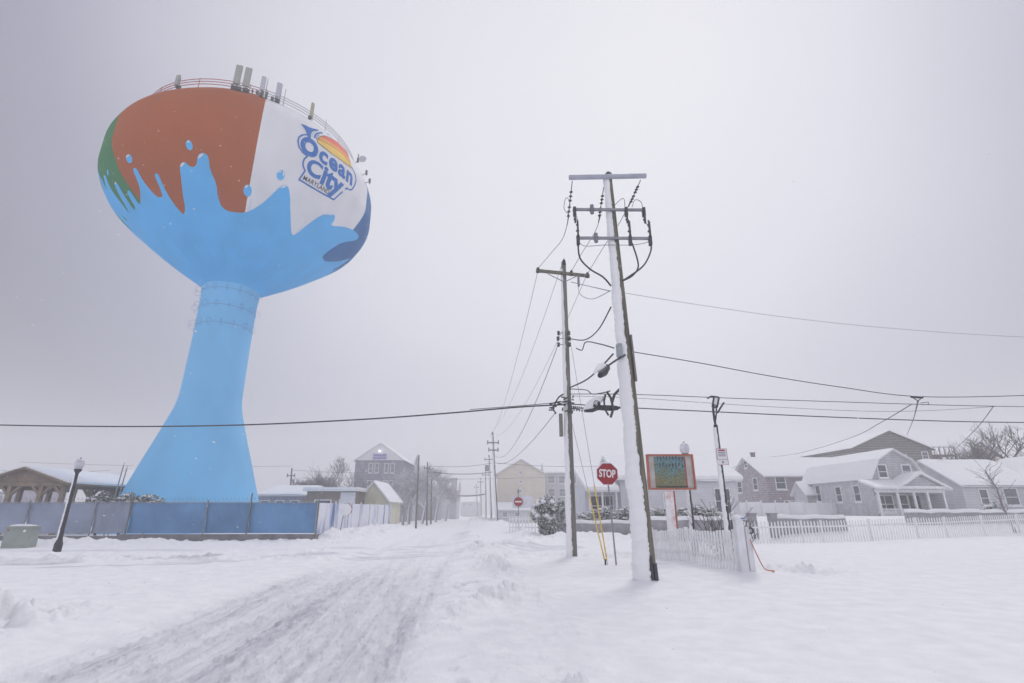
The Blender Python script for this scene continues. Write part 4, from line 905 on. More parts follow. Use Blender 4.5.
mv = N(t, 'ShaderNodeMix', data_type='RGBA', blend_type='MULTIPLY'); mv.inputs[0].default_value = .85; L(rp.outputs[0], mv.inputs[6]); L(rv.outputs[0], mv.inputs[7]); L(mv.outputs[2], pr.inputs['Base Color'])
mb = MB(); mb.box((cx-.02, -.068, cz-.02), (1.36*W2, .012, 1.74*H2)); pic = mb.build('painting', pm, o)
mb = MB()
rr = random.Random(3)
for k in range(8):        # illegible worn letters
    x = cx-.42+k*.125; z = cz+.24+.02*rr.uniform(-1, 1); 
    mb.box((x, -.079, z), (.028, .006, .15+.05*rr.random())); mb.box((x+.035, -.079, z+.05*rr.choice((-1, 0, 1))), (.045, .006, .026))
for k in range(9): mb.box((cx-.48+k*.12, -.079, cz+.52+.03*rr.uniform(-1, 1)), (.03, .006, .10+.06*rr.random()))
mb.build('lettering', mat('worn_navy', s2l(52, 60, 84), .6, .3, 12), pic)
mb = MB(); mb.box((cx+.63*W2, -.07, cz-.02), (.07, .012, 1.74*H2)); mb.build('stripe', mat('faded_brick', s2l(150, 84, 76), .6, .2, 5), o)
mb = MB()
mb.box((cx, -.08, cz-.83*H2), (1.3*W2, .02, .04)); mb.build('lower_edge', M['darksteel'], o)
p_ = Lb(668.5, 491); mb = MB(); mb.box((p_.x, 0, p_.z/2), (.30, .16, p_.z)); mb.build('post', M['post_snow'], o)
mb = MB(); mb.box((p_.x+.20, .02, p_.z/2), (.05, .12, p_.z)); mb.build('post_edge', M['orange'], o)

# ------------------------------------------------------------------ fences
def picket_fence(pts, hgt, label, step=.145, side=1, frail=1, pw=.075):
    o = thing('picket_fence', label, 'picket fence', (pts[0][0], pts[0][1], gz(*pts[0])), group='white picket fences')
    O = Vector(o.location); pk = MB(); rl = MB(); sn = MB(); posts = []
    for (a, b) in zip(pts[:-1], pts[1:]):
        a, b = Vector((*a, 0)), Vector((*b, 0)); L_ = (b-a).length; n = int(L_/step); d = (b-a)/L_; nrm = Vector((d.y, -d.x, 0)); ang = math.atan2(d.y, d.x)
        rz = Matrix.Rotation(ang, 3, 'Z')
        for k in range(n+1):
            p = a.lerp(b, k/n); p.z = gz(p.x, p.y)
            if k % 17 == 0: posts.append(p.copy())
            c = p-O; hh = hgt*(1+.02*rnd.uniform(-1, 1)); w = pw
            vs = [Vector((-w/2, -.012, -.15)), Vector((w/2, -.012, -.15)), Vector((w/2, -.012, hh-.06)), Vector((0, -.012, hh)), Vector((-w/2, -.012, hh-.06))]
            vs += [v+Vector((0, .024, 0)) for v in vs]; vs = [rz @ v + c + nrm*.03*side for v in vs]
            pk.add(vs, [(4, 3, 2, 1, 0), (5, 6, 7, 8, 9), (0, 1, 6, 5), (1, 2, 7, 6), (2, 3, 8, 7), (3, 4, 9, 8), (4, 0, 5, 9)])
            if rnd.random() < .85: sn.ball(c+Vector((0, 0, hh-.02))+nrm*.03*side, .04, n=6, m=4, sc=(1, .7, .7))
        for z in ((.28, hgt-.25) if frail else (hgt-.3,)):
            for k in range(0, n, 8):
                p = a.lerp(b, k/n); q = a.lerp(b, min(1, (k+8)/n)); p.z = gz(p.x, p.y)+z; q.z = gz(q.x, q.y)+z; rl.bar(p-O-nrm*.012*side, q-O-nrm*.012*side, .03, .09)
                pass
    pk.add(sn.v, sn.f, 1, True); pk.build('picket_panel', [M['whitepick'], SNOW], o); rl.build('rail', M['whitepick'], o)
    for p in posts: mb = MB(); c = p-O; mb.box(c+Vector((0, 0, (hgt+.05)/2-.1)), (.09, .09, hgt+.2)); mb.box(c+Vector((0, 0, hgt+.02)), (.11, .11, .04)); mb.build('post', M['whitepick'], o)
    return o
fa, fb = GP(751, 574), (5.2, 23.0)
picket_fence([(fa.x-.25, fa.y+.15), (5.35, 22.2)], 1.0, 'near white picket fence running from the end post past the main pole', step=.185, side=-1, pw=.108)
gp = thing('gate_post', 'thick white end post of the near picket fence, its hook holding the rope', 'post', (fa.x-.05, fa.y, gz(fa.x, fa.y)))
mb = MB(); mb.box((-.12, 0, .58), (.20, .20, 1.46)); mb.box((-.12, 0, 1.32), (.26, .26, .05)); mb.build('post_body', M['white'], gp)
mb = MB(); mb.box((.12, .05, .5), (.14, .14, 1.2)); mb.build('side_post', M['white'], gp)
mb = MB(); mb.ball((-.12, 0, 1.36), .14, n=10, m=6, sc=(1, 1, .5)); mb.build('snow_cap', SNOW, gp)
mb = MB(); mb.box((-.02, -.13, 1.33), (.10, .02, .03)); mb.build('blue_tag', mat('blue_tag', s2l(60, 100, 190), .5), gp)
mb = MB(); mb.tube([Vector((.16+.06*math.cos(a), -.10, 1.02+.07*math.sin(a))) for a in np.linspace(-2.2, 2.2, 10)], .025, 6); mb.build('hook', M['darksteel'], gp)
ra = at(749.8, 539, fa.y-.1); rb = GP(767, 572)
poly_wire('orange rope slanting from the end post hook down to the snow', [ra, ra.lerp(rb, .3)+Vector((.0, 0, -.06)), ra.lerp(rb, .7)+Vector((.0, 0, -.08)), Vector(rb)+Vector((0, 0, .05)), Vector(rb)+Vector((.18, -.03, .03)), Vector(rb)+Vector((.1, -.1, .02))], .014, 'rope', 'rope', 'rope')
picket_fence([(13.0, 30.4), (17.5, 30.8), (26, 32.6), (38, 36.4)], 1.12, 'long white picket fence across the front of the house lots on the right', step=.19, frail=0)
# low grey wall behind, in three stretches
def low_wall(pts, z1, label, wd=.3):
    o = thing('garden_wall', label, 'wall', (pts[0][0], pts[0][1], 0), group='low grey garden walls')
    mb = MB(); sn = MB(); O = Vector(o.location)
    for a, b in zip(pts[:-1], pts[1:]):
        mb.bar(Vector((*a, z1/2-.3))-O, Vector((*b, z1/2-.3))-O, wd, z1+.6); 
        a3, b3 = Vector((*a, z1+.06))-O, Vector((*b, z1+.06))-O; n = max(2, int((b3-a3).length/.6))
        P = [a3.lerp(b3, i/n)+Vector((0, 0, .03*math.sin(i*1.7)+.02*rnd.uniform(-1, 1))) for i in range(n+1)]; sn.tube(P, wd*.55, 8)
    mb.build('wall_body', M['retain'], o); sn.build('snow_cap', SNOW, o); return o
def xy(px, Y): t = Y/(math.cos(TILT)+.33*math.sin(TILT)); return ((px-512)/512*t, Y)
low_wall([xy(540, 40.5), xy(573, 38.6), xy(640, 39.5)], .92, 'low grey wall behind the stop sign, below the hedge')
low_wall([xy(642, 33), xy(746, 33)], 1.22, 'low grey wall stretch behind the picture sign and near fence')
low_wall([xy(772, 33.5), xy(842, 34.5)], 1.30, 'low grey wall stretch in front of the gambrel house side')
low_wall([xy(905, 37), xy(1040, 38.5)], 1.65, 'low grey wall in front of the pale bungalow, far right')
for px, lb in ((750.5, 'left of the two squat grey gate piers at the gap in the garden wall'), (771, 'right of the two squat grey gate piers at the gap in the garden wall')):
    x, y = xy(px, 32.8); mb = MB(); mb.box((x, y, .6), (.42, .42, 1.9)); mb.box((x, y, 1.58), (.5, .5, .08)); p = tag(mb.build('gate_pier', M['retain']), lb, 'gate pier', 'gate piers'); p.location = (0, 0, 0)
# blue-screened chain link fence on a concrete curb wall
FW = [(-33, 32.0), (-11.6, 31.9)]
o = thing('screened_fence', 'long chain-link fence hung with blue and grey windscreen below the water tower', 'fence', (-33, 32, 0))
pxs = [-70, 26, 93, 129, 205.5, 249, 317.3]; Yf = 32.0
px_of = lambda x: xy(x, Yf)[0]
segs = [(-70, 26, 'screeng'), (26, 93, 'screeng'), (93, 128.8, 'screeng'), (128.8, 205.5, 'screen'), (205.5, 248.8, 'screen'), (248.8, 317, 'screen')]
for a, b, mm in segs:
    x0, x1 = at(a, 520, Yf).x, at(b, 520, Yf).x; n = 24; mb = MB(); vs = []
    for i in range(n+1):
        for j in range(7):
            x = x0+(x1-x0)*i/n; z = .50+1.68*j/6; vs.append((x+33, .05+.05*math.sin(i*.9+j)*math.sin(math.pi*j/6)+.03*math.sin(i*2.3), z))
    mb.add(vs, [(i*7+j, (i+1)*7+j, (i+1)*7+j+1, i*7+j+1) for i in range(n) for j in range(6)], 0, True); mb.build('windscreen', M[mm], o, fix=False)
for p in (-70, 26, 93, 128.8, 205.5, 248.8, 317.3):
    x = at(p, 520, Yf).x+33; hg = 2.75 if p in (128.8, 248.8) else 2.35
    mb = MB(); mb.cyl((x, -.06, .3), (x, -.06, hg), .045, n=8); mb.build('post', M['greywood'] if p in (128.8, 248.8, 317.3) else M['steel'], o)
mb = MB(); mb.cyl((0, -.02, 2.22), (21.4, -.02, 2.22), .025, n=6); mb.build('top_rail', M['steel'], o)
mb = MB()
for k in range(90): mb.cyl((k*.24, 0, 2.18), (k*.24+.12, 0, 2.5), .006, n=3); mb.cyl((k*.24+.12, 0, 2.5), (k*.24+.24, 0, 2.18), .006, n=3)
mb.build('wire_mesh', M['wire'], o)
cw = thing('kerb_wall', 'low concrete wall under the blue-screened fence', 'wall', (-33, 32, 0))
x0 = at(118, 540, 31.9).x+33; mb = MB(); mb.box((x0/2, .05, .05), (x0, .3, .62)); mb.box(((x0+21.6)/2, .0, .1), (21.6-x0, .42, .72)); mb.build('wall_body', M['concrete'], cw)
mb = MB(); mb.box((21.2, 14, .1), (.35, 28, .6)); mb.v = [tuple(Vector(v)+Vector((-.07*Vector(v).y, 0, 0))) for v in mb.v]; mb.build('side_wall', M['concrete'], cw)
# whitened fence along the street
o = thing('screened_fence', 'fence along the street plastered white with blue showing through in two streaks', 'fence', (-11.6, 32, 0))
wm = mat('plastered_screen', s2l(88, 120, 176), .8, .1, 1, snow_wind=0, snow_up=0)
t = wm.node_tree; L = t.links.new; pr = t.nodes['Principled BSDF']; tc = N(t, 'ShaderNodeTexCoord'); mp = N(t, 'ShaderNodeMapping'); mp.inputs['Scale'].default_value = (1, .55, .12); L(tc.outputs['Object'], mp.inputs[0])
nz = N(t, 'ShaderNodeTexNoise'); nz.inputs['Scale'].default_value = 1.1; nz.inputs['Detail'].default_value = 7; nz.inputs['Roughness'].default_value = .62; L(mp.outputs[0], nz.inputs['Vector'])
rp = N(t, 'ShaderNodeValToRGB'); rp.color_ramp.elements[0].position = .40; rp.color_ramp.elements[1].position = .50; rp.color_ramp.elements[0].color = (*s2l(100, 132, 182), 1); rp.color_ramp.elements[1].color = (.72, .73, .80, 1)
L(nz.outputs[0], rp.inputs[0]); L(rp.outputs[0], pr.inputs['Base Color'])
mb = MB(); vs = []; n = 60
for i in range(n+1):
    for j in range(6):
        y = 28*i/n; z = .45+(1.75+.25*i/n)*j/5; vs.append((-.07*y+.05*math.sin(i*.8)*math.sin(j*.6), y, z))
mb.add(vs, [(i*6+j, (i+1)*6+j, (i+1)*6+j+1, i*6+j+1) for i in range(n) for j in range(5)], 0, True); mb.build('windscreen', wm, o, fix=False)
for k in range(8): mb = MB(); y = k*4; mb.cyl((-.07*y+.07, y, .2), (-.07*y+.07, y, 2.35+.03*k), .045, n=8); mb.build('post', M['white'], o)
# cabinet
cb = GP(16, 548); o = thing('utility_cabinet', 'pale green utility cabinet half sunk in snow at the left edge', 'cabinet', (at(0, 548, cb.y).x, cb.y, cb.z))
w = at(26, 548, cb.y).x-at(0, 548, cb.y).x
mb = MB(); mb.prism([(0, -.2), (.55, -.2), (.55, .95), (0, .98)], 'x', 0, w); mb.build('cabinet_body', M['greenbox'], o)
mb = MB(); mb.box((w/2, .27, 1.0), (w+.10, .66, .08)); mb.build('lid', M['greenbox'], o)
mb = MB(); mb.tube([(-.02, .25, 1.05), (w*.3, .27, 1.07), (w*.7, .25, 1.06), (w+.02, .25, 1.05)], .06, 8, 0, True, [.03, .06, .06, .03]); mb.build('snow_cap', SNOW, o)
mb = MB(); mb.ball((w-.28, -.02, .80), .07, n=8, m=6); mb.build('latch', SNOW, o)
mb = MB(); mb.box((.16, -.012, .84), (.08, .012, .06)); mb.build('label_mark', M['red'], o)

# ------------------------------------------------------------------ houses
def house(name, label, corner, L_, D_, z0, ze, zr, ridge, wallm, cat='house', gambrel=False, over=.35, snow=.28, wins=(), rz=ST, roofm=None, group='houses round the crossing', chim=None, hip=False):
    o = thing(name, label, cat, (corner[0], corner[1], 0), rz, group)
    roofm = roofm or M['trim']
    Wd = D_ if ridge == 'x' else L_; Ln = L_ if ridge == 'x' else D_
    prof = [(0, ze), (Wd*.19, ze+(zr-ze)*.62), (Wd/2, zr), (Wd*.81, ze+(zr-ze)*.62), (Wd, ze)] if gambrel else [(0, ze), (Wd/2, zr), (Wd, ze)]
    mb = MB(); mb.prism([(0, -.4), (Wd, -.4)]+prof[::-1], ridge, 0, Ln); mb.build('wall', wallm, o)
    def offs(P, d):
        Q = []
        for i, p in enumerate(P):
            n = Vector((0, 0))
            for a, b in ((i-1, i), (i, i+1)):
                if 0 <= a and b < len(P): e = Vector(P[b])-Vector(P[a]); e.normalize(); n += Vector((-e.y, e.x))
            n.normalize(); Q.append((p[0]+n.x*d, p[1]+n.y*d))
        return Q
    e0 = Vector(prof[0])-Vector(prof[1]); e0.normalize(); e1 = Vector(prof[-1])-Vector(prof[-2]); e1.normalize()
    P = [tuple(Vector(prof[0])+e0*over)]+prof[1:-1]+[tuple(Vector(prof[-1])+e1*over)]
    def slab(mb, d0, d1, ext):
        A = offs(P, d0); B = offs(P, d1)
        for i in range(len(P)-1): mb.prism([A[i], B[i], B[i+1], A[i+1]], ridge, -over-ext, Ln+over+ext)
    mb = MB(); slab(mb, .015, .13, 0); rf = mb.build('roof', roofm, o)
    # snow blanket, subdivided and uneven
    A = offs(P, .132); B = offs(P, .13+snow); mb = MB(); nL = max(6, int(Ln/.6))
    rows = []
    for i in range(len(P)-1):
        k = max(3, int((Vector(P[i+1])-Vector(P[i])).length/.6))
        for j in range(k+(1 if i == len(P)-2 else 0)): rows.append((i, j/k))
    vs = []; m = len(rows)
    for a in range(nL+1):
        x = -over-.04+(Ln+2*over+.08)*a/nL
        for (i, f) in rows:
            lo = Vector(A[i]).lerp(Vector(A[i+1]), f); up = Vector(B[i]).lerp(Vector(B[i+1]), f)
            e = min(1, (a+.0)/1.0, (nL-a)/1.0); g = 0 if (i == 0 and f == 0) or (i == len(P)-2 and f == 1) else 1
            th = .62*(.75+.5*float(fbm(np.array([x*.35+corner[0]]), np.array([f*2.3+i]), 3, 5)[0]))*(.45+.55*e)*(.35+.65*g)
            p = lo.lerp(up, th); vs.append(Vector((x, p.x, p.y)) if ridge == 'x' else Vector((p.x, x, p.y)))
    base = len(vs)
    for a in (0, nL):
        x = -over-.04+(Ln+2*over+.08)*a/nL
        for (i, f) in rows: lo = Vector(A[i]).lerp(Vector(A[i+1]), f); vs.append(Vector((x, lo.x, lo.y)) if ridge == 'x' else Vector((lo.x, x, lo.y)))
    fs = [(a*m+j, a*m+j+1, (a+1)*m+j+1, (a+1)*m+j) for a in range(nL) for j in range(m-1)]
    fs += [(base+j, base+j+1, j+1, j) for j in range(m-1)]+[(base+m+j, base+m+j+1, nL*m+j+1, nL*m+j) for j in range(m-1)]
    mb.add(vs, fs, 0, False); mb.build('snow_cover', SNOW, rf)
    for w in wins: window(o, *w, L=L_, D=D_)
    if chim:
        mb = MB(); mb.box((chim[0], chim[1], chim[2]-.5), (chim[3], chim[3], 2.4)); mb.box((chim[0], chim[1], chim[2]+.7), (chim[3]+.12, chim[3]+.12, .12), 0)
        mb.build('chimney', mat('chimney_brick', s2l(120, 105, 108), .9, .2, 4, snow_up=.6, snow_wind=.25), rf)
    return o
FAR_Y = 80
def window(o, face, a, z, w, h, L=0, D=0, dark=False, lights=1, y0=0):
    """face 'f' front (y=y0) or 'l' left side (x=0); a = centre along the wall, z = centre height"""
    def P(u, d, zz): return Vector((u, y0-d, zz)) if face == 'f' else Vector((-d, u, zz))
    def bx(mb, u0, u1, z0_, z1, d0, d1):
        c = P((u0+u1)/2, (d0+d1)/2, (z0_+z1)/2); dd = (u1-u0, d1-d0, z1-z0_) if face == 'f' else (d1-d0, u1-u0, z1-z0_); mb.box(c, dd)
    t_ = .11; mb = MB()
    for s in (-1, 1): bx(mb, *sorted((a+s*w/2, a+s*(w/2+t_))), z-h/2-t_, z+h/2+t_, .003, .08)
    bx(mb, a-w/2, a+w/2, z+h/2, z+h/2+t_, .003, .08); bx(mb, a-w/2-t_-.03, a+w/2+t_+.03, z-h/2-t_-.03, z-h/2, .004, .14)
    bx(mb, a-w/2, a+w/2, z-.03, z+.03, .02, .06)
    for k in range(1, lights): u = a-w/2+w*k/lights; bx(mb, u-.025, u+.025, z-h/2, z+h/2, .021, .055)
    fr = mb.build('window', M['trim'], o)
    mb = MB(); bx(mb, a-w/2, a+w/2, z-h/2, z+h/2, .004, .03); mb.build('pane', M['glassd'] if dark else (mat('haze_paled_glass', s2l(138, 140, 150), .4, .15, 1.5) if o.location.y > FAR_Y else M['glass']), fr)  # panes of far houses are paled to stand for distance haze
    mb = MB(); bx(mb, a-w/2-.1, a+w/2+.1, z-h/2, z-h/2+.10, .03, .13); mb.build('snow_sill', SNOW, fr)
    return fr
mauve = mat('mauve_siding', s2l(142, 130, 140), .85, .07, 1, siding=.28, snow_wind=.42, snow_scale=2.0)
grey = mat('grey_siding', s2l(166, 166, 174), .85, .06, 1, siding=.22, snow_wind=.62, snow_scale=2.0)
shingle = mat('brown_shingle', s2l(108, 101, 104), .9, .16, 2.5, siding=.35, snow_wind=.34, snow_scale=2.5)
cream = mat('cream_wall', s2l(216, 207, 193), .85, .05, 1, siding=.25, snow_wind=.40, snow_scale=1.2)
palew = mat('pale_siding', s2l(188, 188, 196), .85, .05, 1, siding=.25, snow_wind=.40, snow_scale=1.5)
whitew = mat('white_siding', s2l(205, 205, 212), .85, .05, 1, siding=.22, snow_wind=.45)
tan = mat('tan_timber', s2l(140, 124, 110), .9, .12, 2, snow_wind=.25, snow_scale=2, stretch=(1, 8, 1))
# H1 mauve
H1c = (32.6, 68.0)
house('mauve_house', 'mauve two-storey house with a plain snowy gable roof, left of the gambrel house', H1c, 15, 9, 0, 6.1, 8.7, 'x', mauve,
      wins=(('l', 2.6, 5.2, 1.0, 1.5), ('l', 6.9, 5.0, 1.1, 1.5), ('l', 4.4, 7.9, .7, .9), ('l', 2.6, 2.2, 1.0, 1.4), ('f', 1.9, 5.3, 1.2, 1.7), ('f', 6.2, 5.9, 1.0, 1.0), ('f', 2.7, 2.3, 1.3, 1.4)), chim=(1.6, 5.2, 8.9, .45))
# board fence and drift in front of it
o = thing('board_fence', 'snow-plastered white board fence in front of the mauve house', 'fence', (*xy(733, 56), 0), ST)
mb = MB()
for k in range(8): mb.box((k*1.55+.75, 0, 1.35), (1.5, .08, 2.6+.12*math.sin(k*2)))
mb.build('board_panel', mat('snowed_boards', (.76, .76, .80), .9, .05, 1), o)
for k in range(9): mb = MB(); mb.box((k*1.55, -.05, 1.4), (.12, .12, 2.95)); mb.build('post', M['white'], o)
# H2 gambrel
H2c = (34.6, 51.0)
h2 = house('gambrel_house', 'pale grey house with a snowy gambrel roof and a white front porch', H2c, 5.3, 10.5, 0, 4.9, 7.45, 'y', grey, gambrel=True, snow=.15,
      wins=(('l', 2.2, 3.4, .75, 1.5), ('l', 4.9, 3.4, .75, 1.5), ('f', 1.3, 5.4, .8, 1.2), ('f', 3.8, 5.45, .8, 1.1), ('l', 8.2, 3.6, .7, 1.7)))
# wing at the back left
wg = house('rear_wing', None, (32.2, 60.5), 3.0, 2.4, 0, 3.6, 4.8, 'x', grey, None, over=.3, wins=()); del wg['group']
mw_ = Matrix.Translation(Vector((34.6, 51.0, 0))) @ Matrix.Rotation(ST, 4, 'Z')
wg.name = 'rear_wing'
wloc = mw_.inverted() @ Vector((32.9, 59.6, 0))
# rebuild the wing as a part of the house: reparent its pieces with the house
def adopt(child_root, parent, offset):
    for c in list(child_root.children):
        c.parent = parent; c.location = offset
    bpy.data.objects.remove(child_root)
adopt(wg, h2, Vector((wloc.x, wloc.y, 0)))
# porch
def porch():
    o = h2; y1 = -1.7; zt = 3.45; X0, X1 = -1.0, 5.6
    mb = MB(); mb.box(((X0+X1)/2, y1/2, .95), (X1-X0+.2, -y1, .25)); mb.box(((X0+X1)/2, y1+.05, .4), (X1-X0+.2, .1, .9)); mb.build('porch_floor', mat('porch_grey', s2l(150, 148, 156), .8, .1), o)
    PX = (X0+.1, 1.0, 2.6, 3.9, X1-.1)
    for x in PX:
        mb = MB(); mb.box((x, y1+.1, (zt+1.0)/2), (.17, .17, zt-1.0)); mb.build('porch_post', M['trim'], o)
    mb = MB()
    for (a, b) in ((PX[0], PX[1]), (PX[1], PX[2]), (PX[3], PX[4])):
        mb.box(((a+b)/2, y1+.1, 1.95), (b-a, .07, .08)); mb.box(((a+b)/2, y1+.1, 1.2), (b-a, .07, .07)); k = a+.12
        while k < b: mb.box((k, y1+.1, 1.57), (.05, .04, .7)); k += .13
    mb.bar((2.6, y1, 2.0), (3.6, y1-1.5, 1.1), .06, .08); mb.bar((3.9, y1, 2.0), (4.9, y1-1.5, 1.1), .06, .08)
    mb.build('porch_railing', M['trim'], o)
    mb = MB()
    for k in range(5): mb.box((3.4+.1*k, y1-.2-.28*k, .75-.17*k), (1.3, .3, .17))
    mb.build('porch_steps', M['trim'], o)
    mb = MB(); mb.box(((X0+X1)/2, y1+.1, zt+.1), (X1-X0+.2, .18, .28)); mb.build('porch_beam', M['trim'], o)
    rf = MB(); rf.prism([(y1-.35, zt+.25), (-.005, zt+.95), (-.005, zt+1.05), (y1-.35, zt+.35)], 'x', X0-.35, X1+.2); pr_ = rf.build('porch_roof', M['trim'], o)
    sn = MB(); sn.prism([(y1-.38, zt+.355), (-.005, zt+1.055), (-.005, zt+1.2), (y1-.36, zt+.48)], 'x', X0-.38, X1+.23); sn.build('snow_cover', SNOW, pr_)
    gx0, gx1, gy = .6, 6.0, y1-.5; gm = (gx0+gx1)/2; gzt = zt+1.6
    g = MB(); g.prism([(gx0+.35, zt+.27), (gx1-.35, zt+.27), (gm, gzt-.12)], 'y', gy+.3, -.02); g.build('gable_wall', grey, o)
    g = MB(); g.prism([(gx0, zt+.15), (gm, gzt), (gm, gzt+.13), (gx0-.05, zt+.28)], 'y', gy, -.02); g.prism([(gm, gzt), (gx1, zt+.15), (gx1+.05, zt+.28), (gm, gzt+.13)], 'y', gy, -.02); gr = g.build('gable_roof', M['trim'], o)
    g = MB(); g.prism([(gx0-.02, zt+.29), (gm, gzt+.132), (gm, gzt+.27), (gx0-.02, zt+.39)], 'y', gy+.06, -.02); g.prism([(gm, gzt+.132), (gx1+.02, zt+.29), (gx1+.02, zt+.39), (gm, gzt+.27)], 'y', gy+.06, -.02); g.build('snow_cover', SNOW, gr)
    window(o, 'f', .9, 2.4, 1.5, 1.5, dark=True, lights=2); window(o, 'f', 2.7, 2.4, .9, 1.6, dark=True)
    mb = MB(); mb.box((3.9, -.06, 2.1), (.95, .06, 2.1)); mb.build('door', M['glassd'], o)
    mb = MB(); mb.box((5.45, -.9, 2.2), (.08, 1.5, 2.3)); mb.build('side_wall', palew, o)
porch()
# H3 brown
house('brown_house', 'large dark brown shingled house with a broad snowy gable rising behind the gambrel house', (48.6, 74.5), 12.2, 12, 0, 10.3, 12.8, 'y', shingle, roofm=mat('grey_fascia', s2l(128, 124, 130), .8), snow=.22,
      wins=(('f', 6.2, 8.7, .9, 1.6), ('f', 7.6, 8.7, .9, 1.6), ('f', 11.0, 9.4, .8, 1.0), ('f', 3.2, 8.9, .9, 1.4)))
o = thing('roof_deck', 'small grey railed deck at the right side of the brown house', 'deck', (61.0, 75.2, 0), ST)
mb = MB(); mb.box((1.6, 1.5, 9.5), (3.4, 3, .2)); 
for k in range(5): mb.box((k*.8, 0, 10.1), (.08, .08, 1.1))
mb.box((1.6, 0, 10.65), (3.4, .1, .08)); mb.build('deck_frame', M['greywood'], o)
for k in (0, 3.2): mb = MB(); mb.box((k, 0, 4.7), (.2, .2, 9.4)); mb.build('post', M['greywood'], o)
# H4 bungalow
house('bungalow', 'pale grey bungalow with a wide snowy roof and chimney, right of the gambrel house', (44.8, 53.0), 8.0, 8.0, 0, 4.25, 6.85, 'x', palew,
      wins=(('f', 2.1, 3.0, .8, 1.6), ('f', 5.0, 3.1, 1.35, 1.6)), chim=(2.4, 4.4, 6.9, .55), snow=.32)
house('gable_cottage', 'white gabled cottage cut off by the right edge of the frame', (52.2, 52.0), 8, 7, 0, 4.3, 7.2, 'y', whitew, wins=(('f', 1.8, 2.9, .9, 1.5), ('f', 4.6, 2.9, .9, 1.5)))
house('beige_house', 'beige house with a blue gable peeking out behind the bungalow', (76, 88), 7, 8, 0, 10.3, 13.0, 'y', cream, roofm=mat('blue_roof', s2l(96, 116, 156), .6), snow=.05, group='far houses')
# cottage behind the stop sign
ch = thing('white_cottage', 'long low white cottage behind the stop sign and the picture sign', 'house', (4.7, 46, 0), ST, 'houses round the crossing')
def cottage():
    o = ch
    mb = MB(); mb.box((10.0, 4, 2.0), (10.5, 8, 4.6)); mb.build('wall', whitew, o); mb = MB(); mb.box((3.3, 4.6, 1.7), (2.9, 7, 4.2)); mb.build('wall', whitew, o)
    rf = MB(); rf.prism([(-.5, 4.3), (4.2, 6.5), (4.2, 6.62), (-.5, 4.42)], 'x', 4.4, 15.6); rf.prism([(4.2, 6.5), (8.6, 4.3), (8.6, 4.42), (4.2, 6.62)], 'x', 4.4, 15.6); r = rf.build('roof', M['trim'], o)
    sn = MB(); sn.prism([(-.55, 4.43), (4.2, 6.63), (4.2, 6.95), (-.5, 4.72)], 'x', 4.35, 15.65); sn.prism([(4.2, 6.63), (8.65, 4.43), (8.6, 4.72), (4.2, 6.95)], 'x', 4.35, 15.65); sn.build('snow_cover', SNOW, r)
    rf = MB(); rf.prism([(-1.2, 3.3), (4.5, 5.4), (4.5, 5.52), (-1.2, 3.42)], 'x', 1.5, 4.34); r = rf.build('porch_roof', M['trim'], o)
    sn = MB(); sn.prism([(-1.25, 3.43), (4.5, 5.53), (4.5, 5.85), (-1.2, 3.72)], 'x', 1.45, 4.3); sn.build('snow_cover', SNOW, r)
    for x in (1.8, 2.9, 4.1): mb = MB(); mb.box((x, -.9, 1.8), (.14, .14, 3.3)); mb.build('porch_post', M['trim'], o)
    mb = MB(); mb.box((2.95, -.9, 1.5), (2.4, .08, .1)); k = 1.9
    while k < 4.2: mb.box((k-.1, -.9, 1.1), (.04, .04, .8)); k += .18
    mb.build('porch_railing', M['trim'], o)
    window(o, 'f', 3.3, 2.2, 1.9, 1.6, dark=True, lights=3, y0=1.1); window(o, 'f', 6.6, 2.7, .8, 1.5); window(o, 'f', 9.0, 2.4, .9, 1.4); window(o, 'f', 13.8, 2.6, 1.3, 2.0, lights=2)
cottage()
# yellow gable house and long building down the street
yc = at(497, 500, 95); yd = at(545.5, 500, 95)
house('yellow_house', 'tall pale yellow gable-end house at the right side of the street', (yc.x, 95), yd.x-yc.x, 14, 0, 8.2, 10.7, 'y', cream, snow=.25, rz=0,
      wins=(('f', 4.2, 8.4, .3, .5), ('f', 4.2, 6.8, .3, .5), ('f', 4.2, 5.2, .3, .5)), group='far houses')
house('annex', 'low cream annex with a snowy roof at the foot of the yellow house', (at(498, 500, 90).x, 88), 5.0, 5, 0, 2.0, 3.0, 'x', whitew, rz=0, group='far houses', wins=(('f', 1.2, 1.3, .7, .7), ('f', 3.2, 1.3, .7, .7)))
lc = at(546, 500, 112); ld = at(612, 500, 112)
nn = [('f', 1.2+2.3*k, z, 1.3, 1.5) for k in range(6) for z in (3.0, 5.6, 8.2)]
house('apartment_block', 'long white-roofed block with rows of windows beyond the yellow house', (lc.x, 112), ld.x-lc.x, 12, 0, 9.6, 12.0, 'x', palew, snow=.35, rz=0, wins=nn, group='far houses', cat='apartment block')
# three storey house on the left
tc_ = at(352, 500, 97); td = at(401.5, 500, 97)
th3 = house('three_storey_house', 'tall grey house with a white pediment, purple sign and lit lamp', (tc_.x, 97), td.x-tc_.x, 11, 0, 10.8, 13.9, 'y', mat('slate_siding', s2l(136, 134, 150), .85, .08, 1, siding=.3, snow_wind=.5, snow_scale=1.2), snow=.08, rz=0, group='far houses',
     wins=[('f', x, z, .6, 1.7) for x in (2.9, 4.0, 5.8, 6.9) for z in (9.4, 6.3)])
wd = td.x-tc_.x
mb = MB(); mb.prism([(.0, 10.8), (wd, 10.8), (wd/2, 13.9)], 'y', -.3, -.03); mb.build('pediment', M['trim'], th3)
mb = MB(); mb.box((wd/2, -.36, 11.75), (2.5, .08, .46)); mb.box((wd/2, -.36, 11.22), (2.5, .08, .46)); sg = mb.build('sign_board', mat('purple_sign', s2l(182, 172, 214), .6, .1), th3)
